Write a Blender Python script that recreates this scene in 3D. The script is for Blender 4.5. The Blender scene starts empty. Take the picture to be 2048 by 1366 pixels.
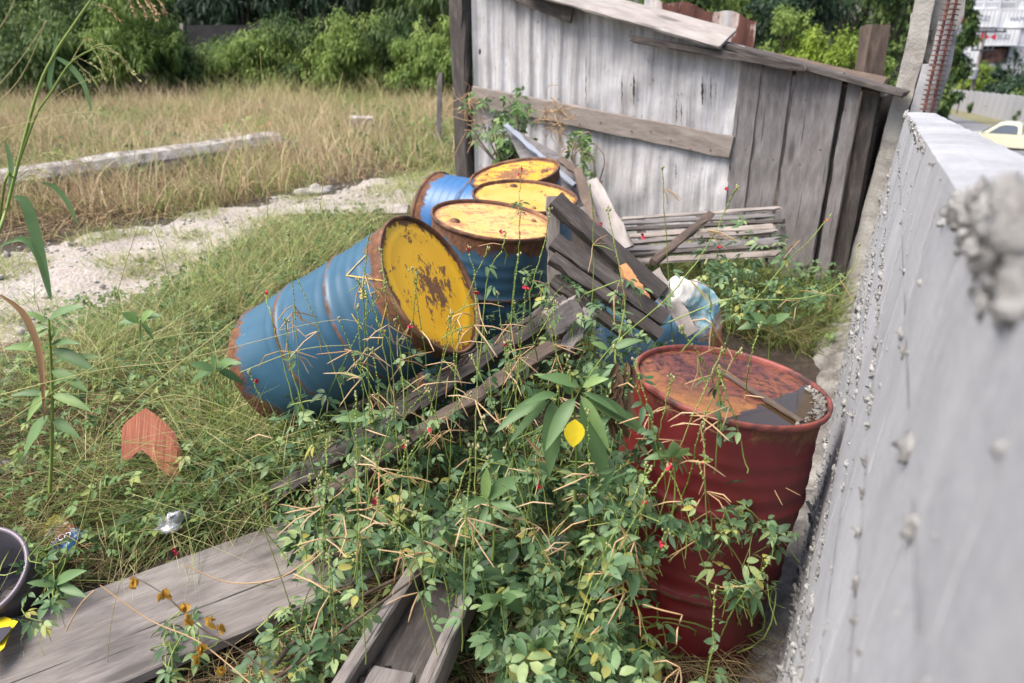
import bpy, math, random
import numpy as np
from mathutils import Vector, Matrix, noise as mnoise
random.seed(7); rng = np.random.default_rng(7)
scene = bpy.context.scene; col = scene.collection
R = math.radians

# ---------------- camera ----------------
FPX = 1450.0; TH = R(22.9); CT = math.cos(TH); ST = math.sin(TH); H = 1.84
cam_d = bpy.data.cameras.new("camera"); cam = bpy.data.objects.new("camera", cam_d); col.objects.link(cam)
cam.location = (0, 0, H); cam.rotation_euler = (R(90) - TH, 0, 0)
cam_d.sensor_width = 36; cam_d.lens = FPX / 2048 * 36; cam_d.clip_start = 0.02; cam_d.clip_end = 2000
cam_d.dof.use_dof = True; cam_d.dof.focus_distance = 2.45; cam_d.dof.aperture_fstop = 2.9
scene.camera = cam
# ---------------- sky, sun, exposure ----------------
SUN_EL, SUN_AZ = R(58), R(-112)          # azimuth measured from +Y towards +X
w = bpy.data.worlds.new("World"); scene.world = w; w.use_nodes = True
wn = w.node_tree; bg = wn.nodes['Background']; bg.inputs[1].default_value = 0.115
sky = wn.nodes.new('ShaderNodeTexSky'); sky.sky_type = 'NISHITA'; sky.sun_disc = False
sky.sun_elevation = SUN_EL; sky.sun_rotation = SUN_AZ; sky.air_density = 1.0; sky.dust_density = 4.0; sky.ozone_density = 1.0
wn.links.new(sky.outputs[0], bg.inputs[0])
sd = bpy.data.lights.new("sun", 'SUN'); sd.energy = 2.6; sd.angle = R(38); sd.color = (1, .965, .9)
so = bpy.data.objects.new("sun", sd); col.objects.link(so)
sdir = Vector((math.sin(SUN_AZ) * math.cos(SUN_EL), math.cos(SUN_AZ) * math.cos(SUN_EL), math.sin(SUN_EL)))
so.rotation_euler = sdir.to_track_quat('Z', 'Y').to_euler()
scene.view_settings.view_transform = 'Standard'; scene.view_settings.look = 'None'
scene.view_settings.exposure = 1.12; scene.view_settings.gamma = 1
scene.cycles.max_bounces = 8; scene.cycles.transparent_max_bounces = 6

# ---------------- helpers: points ----------------
def raydir(px, py):
    u = (px - 1024) / FPX; v = (py - 683) / FPX
    return Vector((u, CT - v * ST, -ST - v * CT))
C0 = Vector((0, 0, H))
def D(px, py, d): return C0 + raydir(px, py) * d
def PZ(px, py, z=0.0):
    r = raydir(px, py); return C0 + r * ((z - H) / r.z)
def U(px, py, Y):
    r = raydir(px, py); return C0 + r * (Y / r.y)
def sstep(a, b, x):
    t = np.clip((x - a) / (b - a), 0, 1); return t * t * (3 - 2 * t)
def gh(x, y):
    """ground height"""
    x = np.asarray(x, float); y = np.asarray(y, float)
    dwall = .505 * y - .023 - x
    yard = .18 * sstep(.45, 1.3, dwall) * sstep(1.7, 2.7, y) - .0 * x
    yard = yard + .035 * np.sin(x * 1.7 + 1) * np.sin(y * 1.3) * sstep(.5, 1.5, dwall)
    out = np.interp(y, [0, 5, 25, 37, 66, 98, 300], [-.3, -.6, -2.3, -3.55, -5.4, -6.9, -9])
    f = sstep(-.1, -.8, dwall) if False else 1 - sstep(-.9, -.2, dwall)
    return yard * (1 - f) + out * f
def P(px, py):
    p = PZ(px, py, 0.0)
    for _ in range(12): p = PZ(px, py, float(gh(p.x, p.y)))
    return p
def proj(X):
    X = np.asarray(X, float) - np.array([0, 0, H])
    d = X[..., 1] * CT - X[..., 2] * ST; up = X[..., 1] * ST + X[..., 2] * CT
    d = np.maximum(d, 1e-3)
    return 1024 + FPX * X[..., 0] / d, 683 - FPX * up / d, d
def inpoly(px, py, poly):
    n = len(poly); ins = np.zeros(np.shape(px), bool); j = n - 1
    for i in range(n):
        xi, yi = poly[i]; xj, yj = poly[j]
        c = ((yi > py) != (yj > py)) & (px < (xj - xi) * (py - yi) / (yj - yi + 1e-12) + xi)
        ins ^= c; j = i
    return ins
def wallx(y, z=0.0): return -.023 + .505 * y + .13 * z / 1.7
def ztop(y): return 1.72 - .07 * y

# ---------------- helpers: node materials ----------------
class G:
    def __init__(s, name):
        s.m = bpy.data.materials.new(name); s.m.use_nodes = True; s.t = s.m.node_tree; s.t.nodes.clear()
        s.out = s.t.nodes.new('ShaderNodeOutputMaterial'); s.tc = s.t.nodes.new('ShaderNodeTexCoord')
    def n(s, typ, props=None, **inp):
        nd = s.t.nodes.new('ShaderNode' + typ)
        for k, v in (props or {}).items(): setattr(nd, k, v)
        for k, v in inp.items():
            sk = nd.inputs[int(k[1:])] if k[0] == 'i' and k[1:].isdigit() else nd.inputs[k.replace('_', ' ')]
            s.set(sk, v)
        return nd
    def set(s, sk, v):
        if isinstance(v, bpy.types.NodeSocket): s.t.links.new(v, sk)
        else: sk.default_value = (tuple(v) + (1,)) if isinstance(v, (tuple, list)) and len(v) == 3 and sk.type == 'RGBA' else v
    def vec(s, scale=(1, 1, 1), coord='Object', loc=(0, 0, 0)):
        return s.n('Mapping', i0=s.tc.outputs[coord], Scale=Vector(scale), Location=Vector(loc)).outputs[0]
    def noise(s, scale=5, detail=6, vec=None, rough=.6, dist=0):
        return s.n('TexNoise', i0=vec or s.tc.outputs['Object'], Scale=scale, Detail=detail, Roughness=rough, Distortion=dist).outputs[0]
    def ramp(s, fac, stops):
        nd = s.n('ValToRGB', i0=fac); e = nd.color_ramp.elements
        while len(e) < len(stops): e.new(.5)
        for el, (p, c) in zip(e, stops):
            el.position = p; el.color = (tuple(c) + (1,)) if not isinstance(c, (int, float)) else (c, c, c, 1)
        return nd.outputs[0]
    def math(s, op, a, b=0.0, clamp=False): return s.n('Math', dict(operation=op, use_clamp=clamp), i0=a, i1=b).outputs[0]
    def mix(s, f, a, b, mode='MIX'): 
        nd = s.n('Mix', dict(data_type='RGBA', blend_type=mode)); s.set(nd.inputs[0], f); s.set(nd.inputs[6], a); s.set(nd.inputs[7], b); return nd.outputs[2]
    def bsdf(s, color, rough=.7, metallic=0, bump=None, bstr=.3, bdist=.01, **kw):
        nd = s.n('BsdfPrincipled', Base_Color=color, Roughness=rough, Metallic=metallic, **kw)
        if bump is not None:
            b = s.n('Bump', Strength=bstr, Distance=bdist, Height=bump); s.t.links.new(b.outputs[0], nd.inputs['Normal'])
        s.t.links.new(nd.outputs[0], s.out.inputs[0]); return nd

def m_noise(name, stops, scale=5, rough=.8, bstr=.4, bscale=40, bdist=.01, stretch=(1, 1, 1), metallic=0, detail=8):
    g = G(name); v = g.vec(stretch)
    c = g.ramp(g.noise(scale, detail, v), stops)
    g.bsdf(c, rough, metallic, bump=g.noise(bscale, 6, v), bstr=bstr, bdist=bdist); return g.m
def m_wood(name, dark, mid, light, seed=0, knots=True):
    """weathered timber, grain along local x"""
    g = G(name); v = g.vec((2.6, 12, 12), loc=(seed, seed * 2, 0)); v2 = g.vec((6, 75, 75), loc=(seed, 0, seed))
    oi = g.n('ObjectInfo').outputs['Random']
    n1 = g.noise(1.6, 8, v, .65, .6); n2 = g.noise(2.0, 6, v2, .7, .3); n3 = g.noise(3.0, 4)
    f = g.math('ADD', g.math('MULTIPLY', n1, .6), g.math('MULTIPLY', n2, .4))
    c = g.ramp(f, [(.30, dark), (.5, mid), (.72, light)])
    c = g.mix(g.ramp(n3, [(.35, .0), (.7, .45)]), c, tuple(x * .55 for x in mid))
    crack = g.ramp(g.noise(1.2, 4, g.vec((.5, 26, 26), loc=(seed, 3, 1)), .5, .4), [(.315, 1.0), (.335, 0.0)])
    c = g.mix(g.math('MULTIPLY', crack, .85), c, (.012, .010, .009))
    kn = g.n('TexVoronoi', i0=g.vec((1.6, 7, 7), loc=(seed, 0, 2)), Scale=1.0); c = g.mix(g.ramp(kn.outputs['Distance'], [(.10, .85), (.20, 0.0)]), c, tuple(x * .35 for x in mid))
    tint = g.n('HueSaturation', Value=g.math('MULTIPLY_ADD', oi, .35) if False else g.math('ADD', g.math('MULTIPLY', oi, .4), .8), Color=c)
    hgt = g.math('SUBTRACT', f, g.math('MULTIPLY', crack, .5))
    g.bsdf(tint.outputs[0], .85, bump=hgt, bstr=.7, bdist=.006); return g.m
def m_veg(name, stops, trans=.35, rough=.55, nscale=60, spec=.3, vein=0):
    g = G(name)
    at = g.n('Attribute', dict(attribute_name='rnd'))
    c = g.ramp(at.outputs['Fac'], stops)
    nz = g.noise(nscale, 3)
    c = g.mix(g.ramp(nz, [(.3, .0), (.75, .35)]), c, tuple(x * .6 for x in stops[len(stops) // 2][1]))
    bs = g.n('BsdfPrincipled', Base_Color=c, Roughness=rough); bs.inputs['Specular IOR Level'].default_value = spec
    if trans > 0:
        tr = g.n('BsdfTranslucent', Color=g.mix(.5, c, (.5, .6, .1), 'MULTIPLY') if False else c)
        mx = g.n('MixShader', i0=trans, i1=bs.outputs[0], i2=tr.outputs[0]); g.t.links.new(mx.outputs[0], g.out.inputs[0])
    else: g.t.links.new(bs.outputs[0], g.out.inputs[0])
    return g.m
def m_plain(name, color, rough=.5, metallic=0, **kw):
    g = G(name); nz = g.noise(14, 6)
    c = g.mix(g.ramp(nz, [(.35, 0.0), (.7, .4)]), color, tuple(x * .6 for x in color))
    g.bsdf(c, rough, metallic, bump=g.noise(60, 4), bstr=.12, bdist=.003, **kw); return g.m
def m_paintrust(name, paint, paint2, rust_edge=.5, h=.88, amount=.5, fade=None, rough=.42):
    """painted steel drum wall; rust gathers near both rims and on the hoops"""
    g = G(name); sep = g.n('SeparateXYZ', i0=g.tc.outputs['Object'])
    z = sep.outputs[2]
    e = g.math('ADD', g.n('MapRange', i0=z, i1=h - .12, i2=h - .03, i3=0, i4=rust_edge).outputs[0], g.n('MapRange', i0=z, i1=.13, i2=.01, i3=0, i4=rust_edge * .75).outputs[0])
    n1 = g.noise(6, 10, g.vec((1, 1, .45)), .68, .3); n2 = g.noise(38, 6, None, .7)
    f = g.math('ADD', g.math('ADD', g.math('MULTIPLY', n1, .75), g.math('MULTIPLY', n2, .25)), e)
    run = g.math('MULTIPLY', g.noise(13, 4, g.vec((1, 1, .05), loc=(1, 4, 0)), .6), g.n('MapRange', i0=z, i1=h - .42, i2=h - .05, i3=0, i4=.22).outputs[0])
    f = g.math('ADD', f, g.math('SUBTRACT', run, g.n('MapRange', i0=z, i1=h - .42, i2=h - .05, i3=0, i4=.09).outputs[0]))
    mask = g.ramp(f, [(.60 + .1 * (1 - amount), 0.0), (.66 + .1 * (1 - amount), 1.0)])
    ring = 0
    for zz in (h * .335, h * .665):
        d = g.math('ABSOLUTE', g.math('SUBTRACT', z, zz)); r = g.n('MapRange', i0=d, i1=.004, i2=.012, i3=1, i4=0).outputs[0]
        ring = g.math('MAXIMUM', ring, r)
    ring = g.math('MULTIPLY', ring, g.ramp(n1, [(.42, 0.0), (.55, 1.0)]))
    mask = g.math('MAXIMUM', mask, ring)
    pc = g.ramp(g.noise(3, 8, g.vec((1, 1, .3), loc=(3, 1, 2))), [(.3, paint), (.7, paint2)])
    speck = g.ramp(g.noise(90, 3, None, .6), [(.68, 0.0), (.74, .7)])
    pc = g.mix(speck, pc, tuple(x * .45 for x in paint))
    pc = g.mix(g.ramp(g.noise(2.5, 9, g.vec((1, 1, .4), loc=(9, 3, 3)), .7), [(.45, 0.0), (.72, .40)]), pc, tuple(x * .35 + .02 for x in paint2))
    pc = g.mix(g.ramp(g.noise(9, 6, g.vec((1, 6, 1), loc=(2, 3, 3)), .8), [(.66, 0.0), (.70, .6)]), pc, tuple(min(1, x * 2.2 + .05) for x in paint2))
    rc = g.ramp(n2, [(.25, (.035, .018, .012)), (.5, (.12, .05, .025)), (.75, (.26, .11, .04))])
    c = g.mix(mask, pc, rc)
    rg = g.n('MapRange', i0=mask, i1=0, i2=1, i3=rough, i4=.9).outputs[0]
    g.bsdf(c, rg, bump=g.math('ADD', g.math('MULTIPLY', mask, n2), g.math('MULTIPLY', n1, .15)), bstr=.5, bdist=.004); return g.m
def m_lid(name, paint, paint2, rust=((.10, .045, .022), (.30, .14, .06)), amount=.5, centre=True, rough=.5):
    g = G(name); sep = g.n('SeparateXYZ', i0=g.tc.outputs['Object'])
    rr = g.math('SQRT', g.math('ADD', g.math('POWER', sep.outputs[0], 2), g.math('POWER', sep.outputs[1], 2)))
    edge = g.n('MapRange', i0=rr, i1=.245, i2=.285, i3=0, i4=.16).outputs[0]
    ctr = g.n('MapRange', i0=rr, i1=.0, i2=.17, i3=.28 if centre else 0, i4=0).outputs[0]
    n1 = g.noise(8, 12, g.vec((1, 2.0, 1)), .72, .4); n2 = g.noise(45, 6, None, .7); n3 = g.noise(2.2, 3)
    f = g.math('ADD', g.math('ADD', g.math('MULTIPLY', n1, .6), g.math('MULTIPLY', n2, .4)), g.math('ADD', edge, g.math('MULTIPLY', ctr, n3)))
    mask = g.ramp(f, [(.575 - .16 * (amount - .5), 0.0), (.605 - .16 * (amount - .5), 1.0)])
    pc = g.ramp(g.noise(4, 6), [(.35, paint), (.65, paint2)])
    rc = g.ramp(n2, [(.3, rust[0]), (.7, rust[1])])
    g.bsdf(g.mix(mask, pc, rc), g.n('MapRange', i0=mask, i1=0, i2=1, i3=rough, i4=.9).outputs[0], bump=g.math('ADD', mask, n2), bstr=.35, bdist=.003); return g.m

# ---------------- helpers: objects ----------------
def wmat(o):
    m = o.matrix_basis.copy()
    return (wmat(o.parent) @ o.matrix_parent_inverse @ m) if o.parent else m
def adopt(o, parent, keep=True):
    o.parent = parent
    if keep: o.matrix_parent_inverse = wmat(parent).inverted()
def tag(o, label=None, cat=None, group=None, kind=None):
    if label: o['label'] = label
    if cat: o['category'] = cat
    if group: o['group'] = group
    if kind: o['kind'] = kind
    return o
def thing(name, loc, label, cat, group=None, rot=None):
    o = bpy.data.objects.new(name, None); col.objects.link(o); o.location = loc; o.empty_display_size = .1
    if rot is not None: o.rotation_euler = rot
    return tag(o, label, cat, group)
def mk(name, verts, faces, mat, parent=None, smooth=False, keep=True, matrix=None):
    me = bpy.data.meshes.new(name); me.from_pydata([tuple(v) for v in verts], [], [tuple(f) for f in faces])
    me.materials.append(mat); me.update()
    if smooth: me.polygons.foreach_set('use_smooth', [True] * len(me.polygons))
    o = bpy.data.objects.new(name, me); col.objects.link(o)
    if matrix is not None: o.matrix_basis = matrix
    if parent: adopt(o, parent, keep)
    return o
class Soup:
    """many small faces gathered into one mesh, with a per-piece random value"""
    def __init__(s): s.v = []; s.f = {3: [], 4: []}; s.r = []; s.n = 0
    def add(s, V, F, r):
        V = np.asarray(V, np.float32).reshape(-1, 3); 
        for k, f in (F if isinstance(F, list) else [(np.asarray(F).shape[-1], F)]): s.f[k].append(np.asarray(f, np.int64).reshape(-1, k) + s.n)
        s.v.append(V); s.r.append(np.broadcast_to(np.asarray(r, np.float32), (len(V),)) if np.ndim(r) == 0 else np.asarray(r, np.float32)); s.n += len(V)
    def build(s, name, mat, parent=None, smooth=True, keep=True):
        V = np.concatenate(s.v) if s.v else np.zeros((0, 3), np.float32)
        me = bpy.data.meshes.new(name); me.vertices.add(len(V)); me.vertices.foreach_set('co', V.ravel())
        lp = []; st = []; k0 = 0
        for k in (3, 4):
            if s.f[k]:
                f = np.concatenate(s.f[k]); lp.append(f.ravel()); st.append(k0 + np.arange(len(f)) * k); k0 += f.size
        if lp:
            lp = np.concatenate(lp); st = np.concatenate(st)
            me.loops.add(len(lp)); me.loops.foreach_set('vertex_index', lp.astype(np.int32))
            me.polygons.add(len(st)); me.polygons.foreach_set('loop_start', st.astype(np.int32))
            if smooth: me.polygons.foreach_set('use_smooth', np.ones(len(st), bool))
        me.update(calc_edges=True); me.validate()
        a = me.attributes.new('rnd', 'FLOAT', 'POINT')
        if len(a.data) == len(V): a.data.foreach_set('value', np.concatenate(s.r).astype(np.float32))
        me.materials.append(mat)
        o = bpy.data.objects.new(name, me); col.objects.link(o)
        if parent: adopt(o, parent, keep)
        return o
def nrm(a): return a / np.maximum(np.linalg.norm(a, axis=-1, keepdims=True), 1e-9)
def leafs(sp, Pt, X, Z, L, W, rnd, droop=.25, fold=.25, nst=3, wave=0.):
    """ovate leaves folded along the midrib"""
    Pt = np.asarray(Pt, float); N = len(Pt)
    if N == 0: return
    X = nrm(np.asarray(X, float)); Z = np.asarray(Z, float); Y = nrm(np.cross(Z, X)); Z = np.cross(X, Y)
    L = np.broadcast_to(L, (N,)).astype(float); W = np.broadcast_to(W, (N,)).astype(float); dr = np.broadcast_to(droop, (N,)).astype(float)
    ts = [0.] + [(i + 1) / (nst + 1) for i in range(nst)] + [1.]
    V = []; idx = 0; rows = []
    for t in ts:
        hw = .5 * (math.sin(math.pi * min(1, t ** .8)) ** .85) if 0 < t < 1 else 0
        cen = Pt + X * (L * t)[:, None] - np.array([0, 0, 1.]) * (dr * L * t * t)[:, None]
        if hw == 0: V.append(cen[:, None]); rows.append([idx]); idx += 1
        else:
            wv = (rng.normal(0, 1, N) * wave * W)[:, None] * Z if wave else 0
            V.append((cen + Y * (hw * W)[:, None] + Z * (fold * hw * W)[:, None] + wv)[:, None]); V.append(cen[:, None])
            wv = (rng.normal(0, 1, N) * wave * W)[:, None] * Z if wave else 0
            V.append((cen - Y * (hw * W)[:, None] + Z * (fold * hw * W)[:, None] + wv)[:, None]); rows.append([idx, idx + 1, idx + 2]); idx += 3
    V = np.concatenate(V, 1); T = []; Q = []
    for a, b in zip(rows[:-1], rows[1:]):
        if len(a) == 1 and len(b) == 3: T += [[a[0], b[0], b[1]], [a[0], b[1], b[2]]]
        elif len(a) == 3 and len(b) == 1: T += [[a[0], b[0], a[1]], [a[1], b[0], a[2]]]
        elif len(a) == 3: Q += [[a[0], b[0], b[1], a[1]], [a[1], b[1], b[2], a[2]]]
    off = (np.arange(N) * idx)[:, None, None]
    F = [(3, np.array(T)[None] + off)]
    if Q: F.append((4, np.array(Q)[None] + off))
    sp.add(V, F, np.repeat(np.broadcast_to(rnd, (N,)), idx))
def blades(sp, Pt, Dr, L, W, bend, rnd, segs=4):
    """tapering grass blades; bend is the sideways+down travel at the tip"""
    N = len(Pt); Pt = np.asarray(Pt, float)
    if N == 0: return
    L = np.broadcast_to(L, (N,)).astype(float); W = np.broadcast_to(W, (N,)).astype(float); Dr = nrm(np.asarray(Dr, float))
    sd_ = nrm(np.cross(Dr, rng.normal(0, 1, (N, 3)))); V = []
    for i in range(segs + 1):
        t = i / segs; c = Pt + Dr * (L * t)[:, None] + bend * (L * t * t)[:, None]
        hw = .5 * (1 - t ** 1.6) + .03
        V.append(c + sd_ * (W * hw)[:, None]); V.append(c - sd_ * (W * hw)[:, None])
    V = np.stack(V, 1); q = np.array([[2 * i, 2 * i + 1, 2 * i + 3, 2 * i + 2] for i in range(segs)])
    off = (np.arange(N) * (2 * segs + 2))[:, None, None]
    sp.add(V, [(4, q[None] + off)], np.repeat(np.broadcast_to(rnd, (N,)), 2 * segs + 2))
def tubes(sp, paths, rad, rnd, sides=5):
    """paths (N,K,3); rad scalar, (K,) or (N,K)"""
    paths = np.asarray(paths, float); N, K, _ = paths.shape
    if N == 0: return
    rad = np.broadcast_to(np.asarray(rad, float), (N, K)) if np.ndim(rad) < 2 else np.asarray(rad, float)
    tg = np.gradient(paths, axis=1); tg = nrm(tg)
    ref = np.where(np.abs(tg[..., 2:3]) > .9, np.array([1., 0, 0]), np.array([0, 0, 1.]))
    a = nrm(np.cross(tg, ref)); b = np.cross(tg, a)
    ang = np.arange(sides) / sides * 2 * np.pi
    V = paths[:, :, None] + rad[..., None, None] * (np.cos(ang)[None, None, :, None] * a[:, :, None] + np.sin(ang)[None, None, :, None] * b[:, :, None])
    q = []
    for k in range(K - 1):
        for j in range(sides): q.append([k * sides + j, k * sides + (j + 1) % sides, (k + 1) * sides + (j + 1) % sides, (k + 1) * sides + j])
    off = (np.arange(N) * K * sides)[:, None, None]
    sp.add(V.reshape(N, -1, 3), [(4, np.array(q)[None] + off)], np.repeat(np.broadcast_to(rnd, (N,)), K * sides))
def curve(pts, K=12):
    """smooth path through the points"""
    pts = [Vector(p) for p in pts]; n = len(pts); out = []
    for i in range(K):
        t = i / (K - 1) * (n - 1); k = min(int(t), n - 2); u = t - k
        p0 = pts[max(k - 1, 0)]; p1 = pts[k]; p2 = pts[k + 1]; p3 = pts[min(k + 2, n - 1)]
        out.append(.5 * ((2 * p1) + (-p0 + p2) * u + (2 * p0 - 5 * p1 + 4 * p2 - p3) * u * u + (-p0 + 3 * p1 - 3 * p2 + p3) * u ** 3))
    return np.array([tuple(p) for p in out])
def frame(A, X, Zh):
    X = Vector(X).normalized(); Zh = Vector(Zh); Y = Zh.cross(X).normalized(); Z = X.cross(Y)
    m = Matrix((X, Y, Z)).transposed().to_4x4(); m.translation = A; return m
def boxm(sx, sy, sz, o=(0, 0, 0), ch=0.004):
    """verts/faces of a box centred in y,z and starting at x=0, bevelled along its length"""
    pass
def board(name, A, B, up, w, t, mat, parent=None, jit=.004, nseg=10, ragged=0.0, taper=1.0, seed=None, bow=0.0):
    """plank from A to B: width across, thickness along 'up'; worn edges, slightly bowed"""
    rr = random.Random(seed if seed is not None else hash((round(A[0], 3), round(A[1], 3))) & 0xffff)
    A = Vector(A); B = Vector(B); L = (B - A).length; M = frame(A, B - A, up); c = min(t, w) * .14
    V = []; F = []
    prof = [(-w / 2 + c, -t / 2), (w / 2 - c, -t / 2), (w / 2, -t / 2 + c), (w / 2, t / 2 - c), (w / 2 - c, t / 2), (0, t / 2), (-w / 2 + c, t / 2), (-w / 2, t / 2 - c), (-w / 2, -t / 2 + c)]
    n = len(prof)
    for i in range(nseg + 1):
        x = L * i / nseg; s_ = 1 + (taper - 1) * i / nseg
        for k, (y, z) in enumerate(prof):
            dx = rr.uniform(-ragged, ragged) if i in (0, nseg) else 0
            V.append((x + dx, y * s_ + rr.gauss(0, jit), z + rr.gauss(0, jit * .3) + bow * math.sin(math.pi * i / nseg)))
    for i in range(nseg):
        for k in range(n): F.append((i * n + k, i * n + (k + 1) % n, (i + 1) * n + (k + 1) % n, (i + 1) * n + k))
    F.append(tuple(range(n))[::-1]); F.append(tuple(nseg * n + k for k in range(n)))
    return mk(name, V, F, mat, parent, matrix=M)
def lathe(prof, seg=48, close=True):
    V = []; F = []; m = len(prof)
    for j in range(seg):
        a = 2 * math.pi * j / seg
        for r, z in prof: V.append((r * math.cos(a), r * math.sin(a), z))
    for j in range(seg):
        k = (j + 1) % seg
        for i in range(m - 1): F.append((j * m + i, k * m + i, k * m + i + 1, j * m + i + 1))
    return V, F
def lump(sp, c, r, rnd=0.5, sq=(1, 1, 1), rough=.35, seg=7):
    """irregular clod"""
    V = []; F3 = []; F4 = []; o = rng.uniform(0, 100, 3)
    rings = seg - 2
    pts = [(0, 0, 1)] + [(math.sin(math.pi * i / (rings + 1)) * math.cos(2 * math.pi * j / seg), math.sin(math.pi * i / (rings + 1)) * math.sin(2 * math.pi * j / seg), math.cos(math.pi * i / (rings + 1))) for i in range(1, rings + 1) for j in range(seg)] + [(0, 0, -1)]
    for p in pts:
        k = 1 + rough * mnoise.noise(Vector(p) * 1.6 + Vector(o)) * 2 + (rough * mnoise.noise(Vector(p) * 4 + Vector(o)) if seg > 8 else 0)
        V.append((c[0] + p[0] * r * sq[0] * k, c[1] + p[1] * r * sq[1] * k, c[2] + p[2] * r * sq[2] * k))
    for j in range(seg): F3.append((0, 1 + j, 1 + (j + 1) % seg))
    for i in range(rings - 1):
        for j in range(seg): F4.append((1 + i * seg + j, 1 + (i + 1) * seg + j, 1 + (i + 1) * seg + (j + 1) % seg, 1 + i * seg + (j + 1) % seg))
    e = len(pts) - 1; b = 1 + (rings - 1) * seg
    for j in range(seg): F3.append((b + j, e, b + (j + 1) % seg))
    sp.add(V, [(3, F3), (4, F4)], rnd)
def cuboid(x0, x1, y0, y1, z0, z1):
    V = [(x0, y0, z0), (x1, y0, z0), (x1, y1, z0), (x0, y1, z0), (x0, y0, z1), (x1, y0, z1), (x1, y1, z1), (x0, y1, z1)]
    return V, [(0, 3, 2, 1), (4, 5, 6, 7), (0, 1, 5, 4), (1, 2, 6, 5), (2, 3, 7, 6), (3, 0, 4, 7)]
def merge(parts):
    V = []; F = []
    for v, f in parts:
        n = len(V); V += list(v); F += [tuple(i + n for i in q) for q in f]
    return V, F
def textmesh(name, body, size, mat, depth=.002):
    cu = bpy.data.curves.new(name, 'FONT'); cu.body = body; cu.size = size; cu.extrude = depth; cu.resolution_u = 3
    ob = bpy.data.objects.new(name + '_tmp', cu); col.objects.link(ob)
    bpy.context.view_layer.update(); dg = bpy.context.evaluated_depsgraph_get()
    me = bpy.data.meshes.new_from_object(ob.evaluated_get(dg)); me.materials.clear(); me.materials.append(mat)
    bpy.data.objects.remove(ob, do_unlink=True)
    o = bpy.data.objects.new(name, me); col.objects.link(o); return o

# ================= materials =================
M_soil = None
g = G('soil'); pos = g.n('NewGeometry').outputs['Position']
v = g.vec((1, 1, 1), 'Object')
n1 = g.noise(1.3, 8, v); n2 = g.noise(22, 8, v, .7); n3 = g.noise(120, 4, v, .7)
c = g.ramp(g.math('ADD', g.math('MULTIPLY', n1, .5), g.math('MULTIPLY', n2, .5)), [(.35, (.022, .016, .011)), (.52, (.06, .043, .03)), (.70, (.15, .115, .085))])
g.bsdf(c, .95, bump=g.math('ADD', n2, g.math('MULTIPLY', n3, .4)), bstr=.8, bdist=.03); M_soil = g.m
g = G('gravel_path'); v = g.vec()
vo = g.n('TexVoronoi', i0=v, Scale=38.0); n1 = g.noise(2.2, 8, v); n2 = g.noise(60, 6, v, .7)
c = g.ramp(g.math('ADD', g.math('MULTIPLY', n1, .6), g.math('MULTIPLY', n2, .4)), [(.34, (.22, .18, .15)), (.48, (.42, .36, .32)), (.66, (.58, .52, .47))])
c = g.mix(g.ramp(vo.outputs['Color'], [(.2, .5), (.8, .0)]), c, (.30, .27, .25))
g.bsdf(c, .95, bump=g.math('ADD', vo.outputs['Distance'], n2), bstr=.8, bdist=.02); M_path = g.m
M_asph = m_noise('asphalt', [(.3, (.13, .13, .14)), (.7, (.19, .19, .20))], 3, .9)
M_verge = m_noise('verge', [(.3, (.10, .11, .05)), (.7, (.24, .21, .12))], 1.5, .9)
M_rubb = m_noise('rubble', [(.3, (.10, .09, .08)), (.5, (.25, .23, .21)), (.7, (.42, .40, .37))], 9, .95, .9, 70, .02)
# concrete block wall
g = G('block_concrete'); v = g.vec()
n1 = g.noise(1.5, 8, v); n2 = g.noise(55, 8, v, .75); n3 = g.noise(5, 6, g.vec((1, 1, .2)))
c = g.ramp(g.math('ADD', g.math('MULTIPLY', n1, .6), g.math('MULTIPLY', n2, .4)), [(.35, (.25, .25, .265)), (.5, (.34, .34, .358)), (.65, (.43, .43, .445))])
c = g.mix(g.ramp(n3, [(.5, 0.0), (.75, .4)]), c, (.46, .45, .43))
c = g.mix(g.ramp(g.noise(3.2, 8, g.vec((1, 1, .35), loc=(7, 1, 0)), .75), [(.52, 0.0), (.66, .35)]), c, (.20, .195, .20))
c = g.mix(g.ramp(g.noise(160, 3, v, .6), [(.66, 0.0), (.72, .5)]), c, (.12, .12, .12))
g.bsdf(c, .9, bump=g.math('ADD', n2, g.math('MULTIPLY', n1, .5)), bstr=.6, bdist=.006); M_block = g.m
M_mortar = m_noise('mortar', [(.3, (.17, .16, .155)), (.5, (.33, .32, .31)), (.7, (.47, .46, .45))], 16, .95, 1, 90, .012)
M_conc = m_noise('column_concrete', [(.3, (.22, .20, .18)), (.5, (.36, .34, .31)), (.7, (.47, .45, .42))], 5, .9, .7, 60, .01)
M_oldc = m_noise('old_concrete', [(.3, (.10, .085, .075)), (.5, (.34, .31, .285)), (.7, (.58, .55, .52))], 6, .95, .8, 40, .02)
M_wgrey = m_wood('wood_grey', (.08, .066, .062), (.22, .192, .178), (.37, .335, .318), 1)
M_wpale = m_wood('wood_pale', (.20, .175, .16), (.36, .32, .30), (.50, .46, .43), 2)
M_wdark = m_wood('wood_dark', (.018, .015, .014), (.065, .054, .050), (.21, .175, .15), 5)
M_wbrown = m_wood('wood_brown', (.045, .032, .026), (.12, .085, .066), (.23, .17, .135), 9)
M_rail = m_wood('wood_rail', (.10, .08, .065), (.26, .22, .195), (.38, .335, .305), 6)
M_wshed = m_wood('wood_shed', (.055, .050, .050), (.155, .142, .142), (.27, .255, .258), 4)
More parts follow.
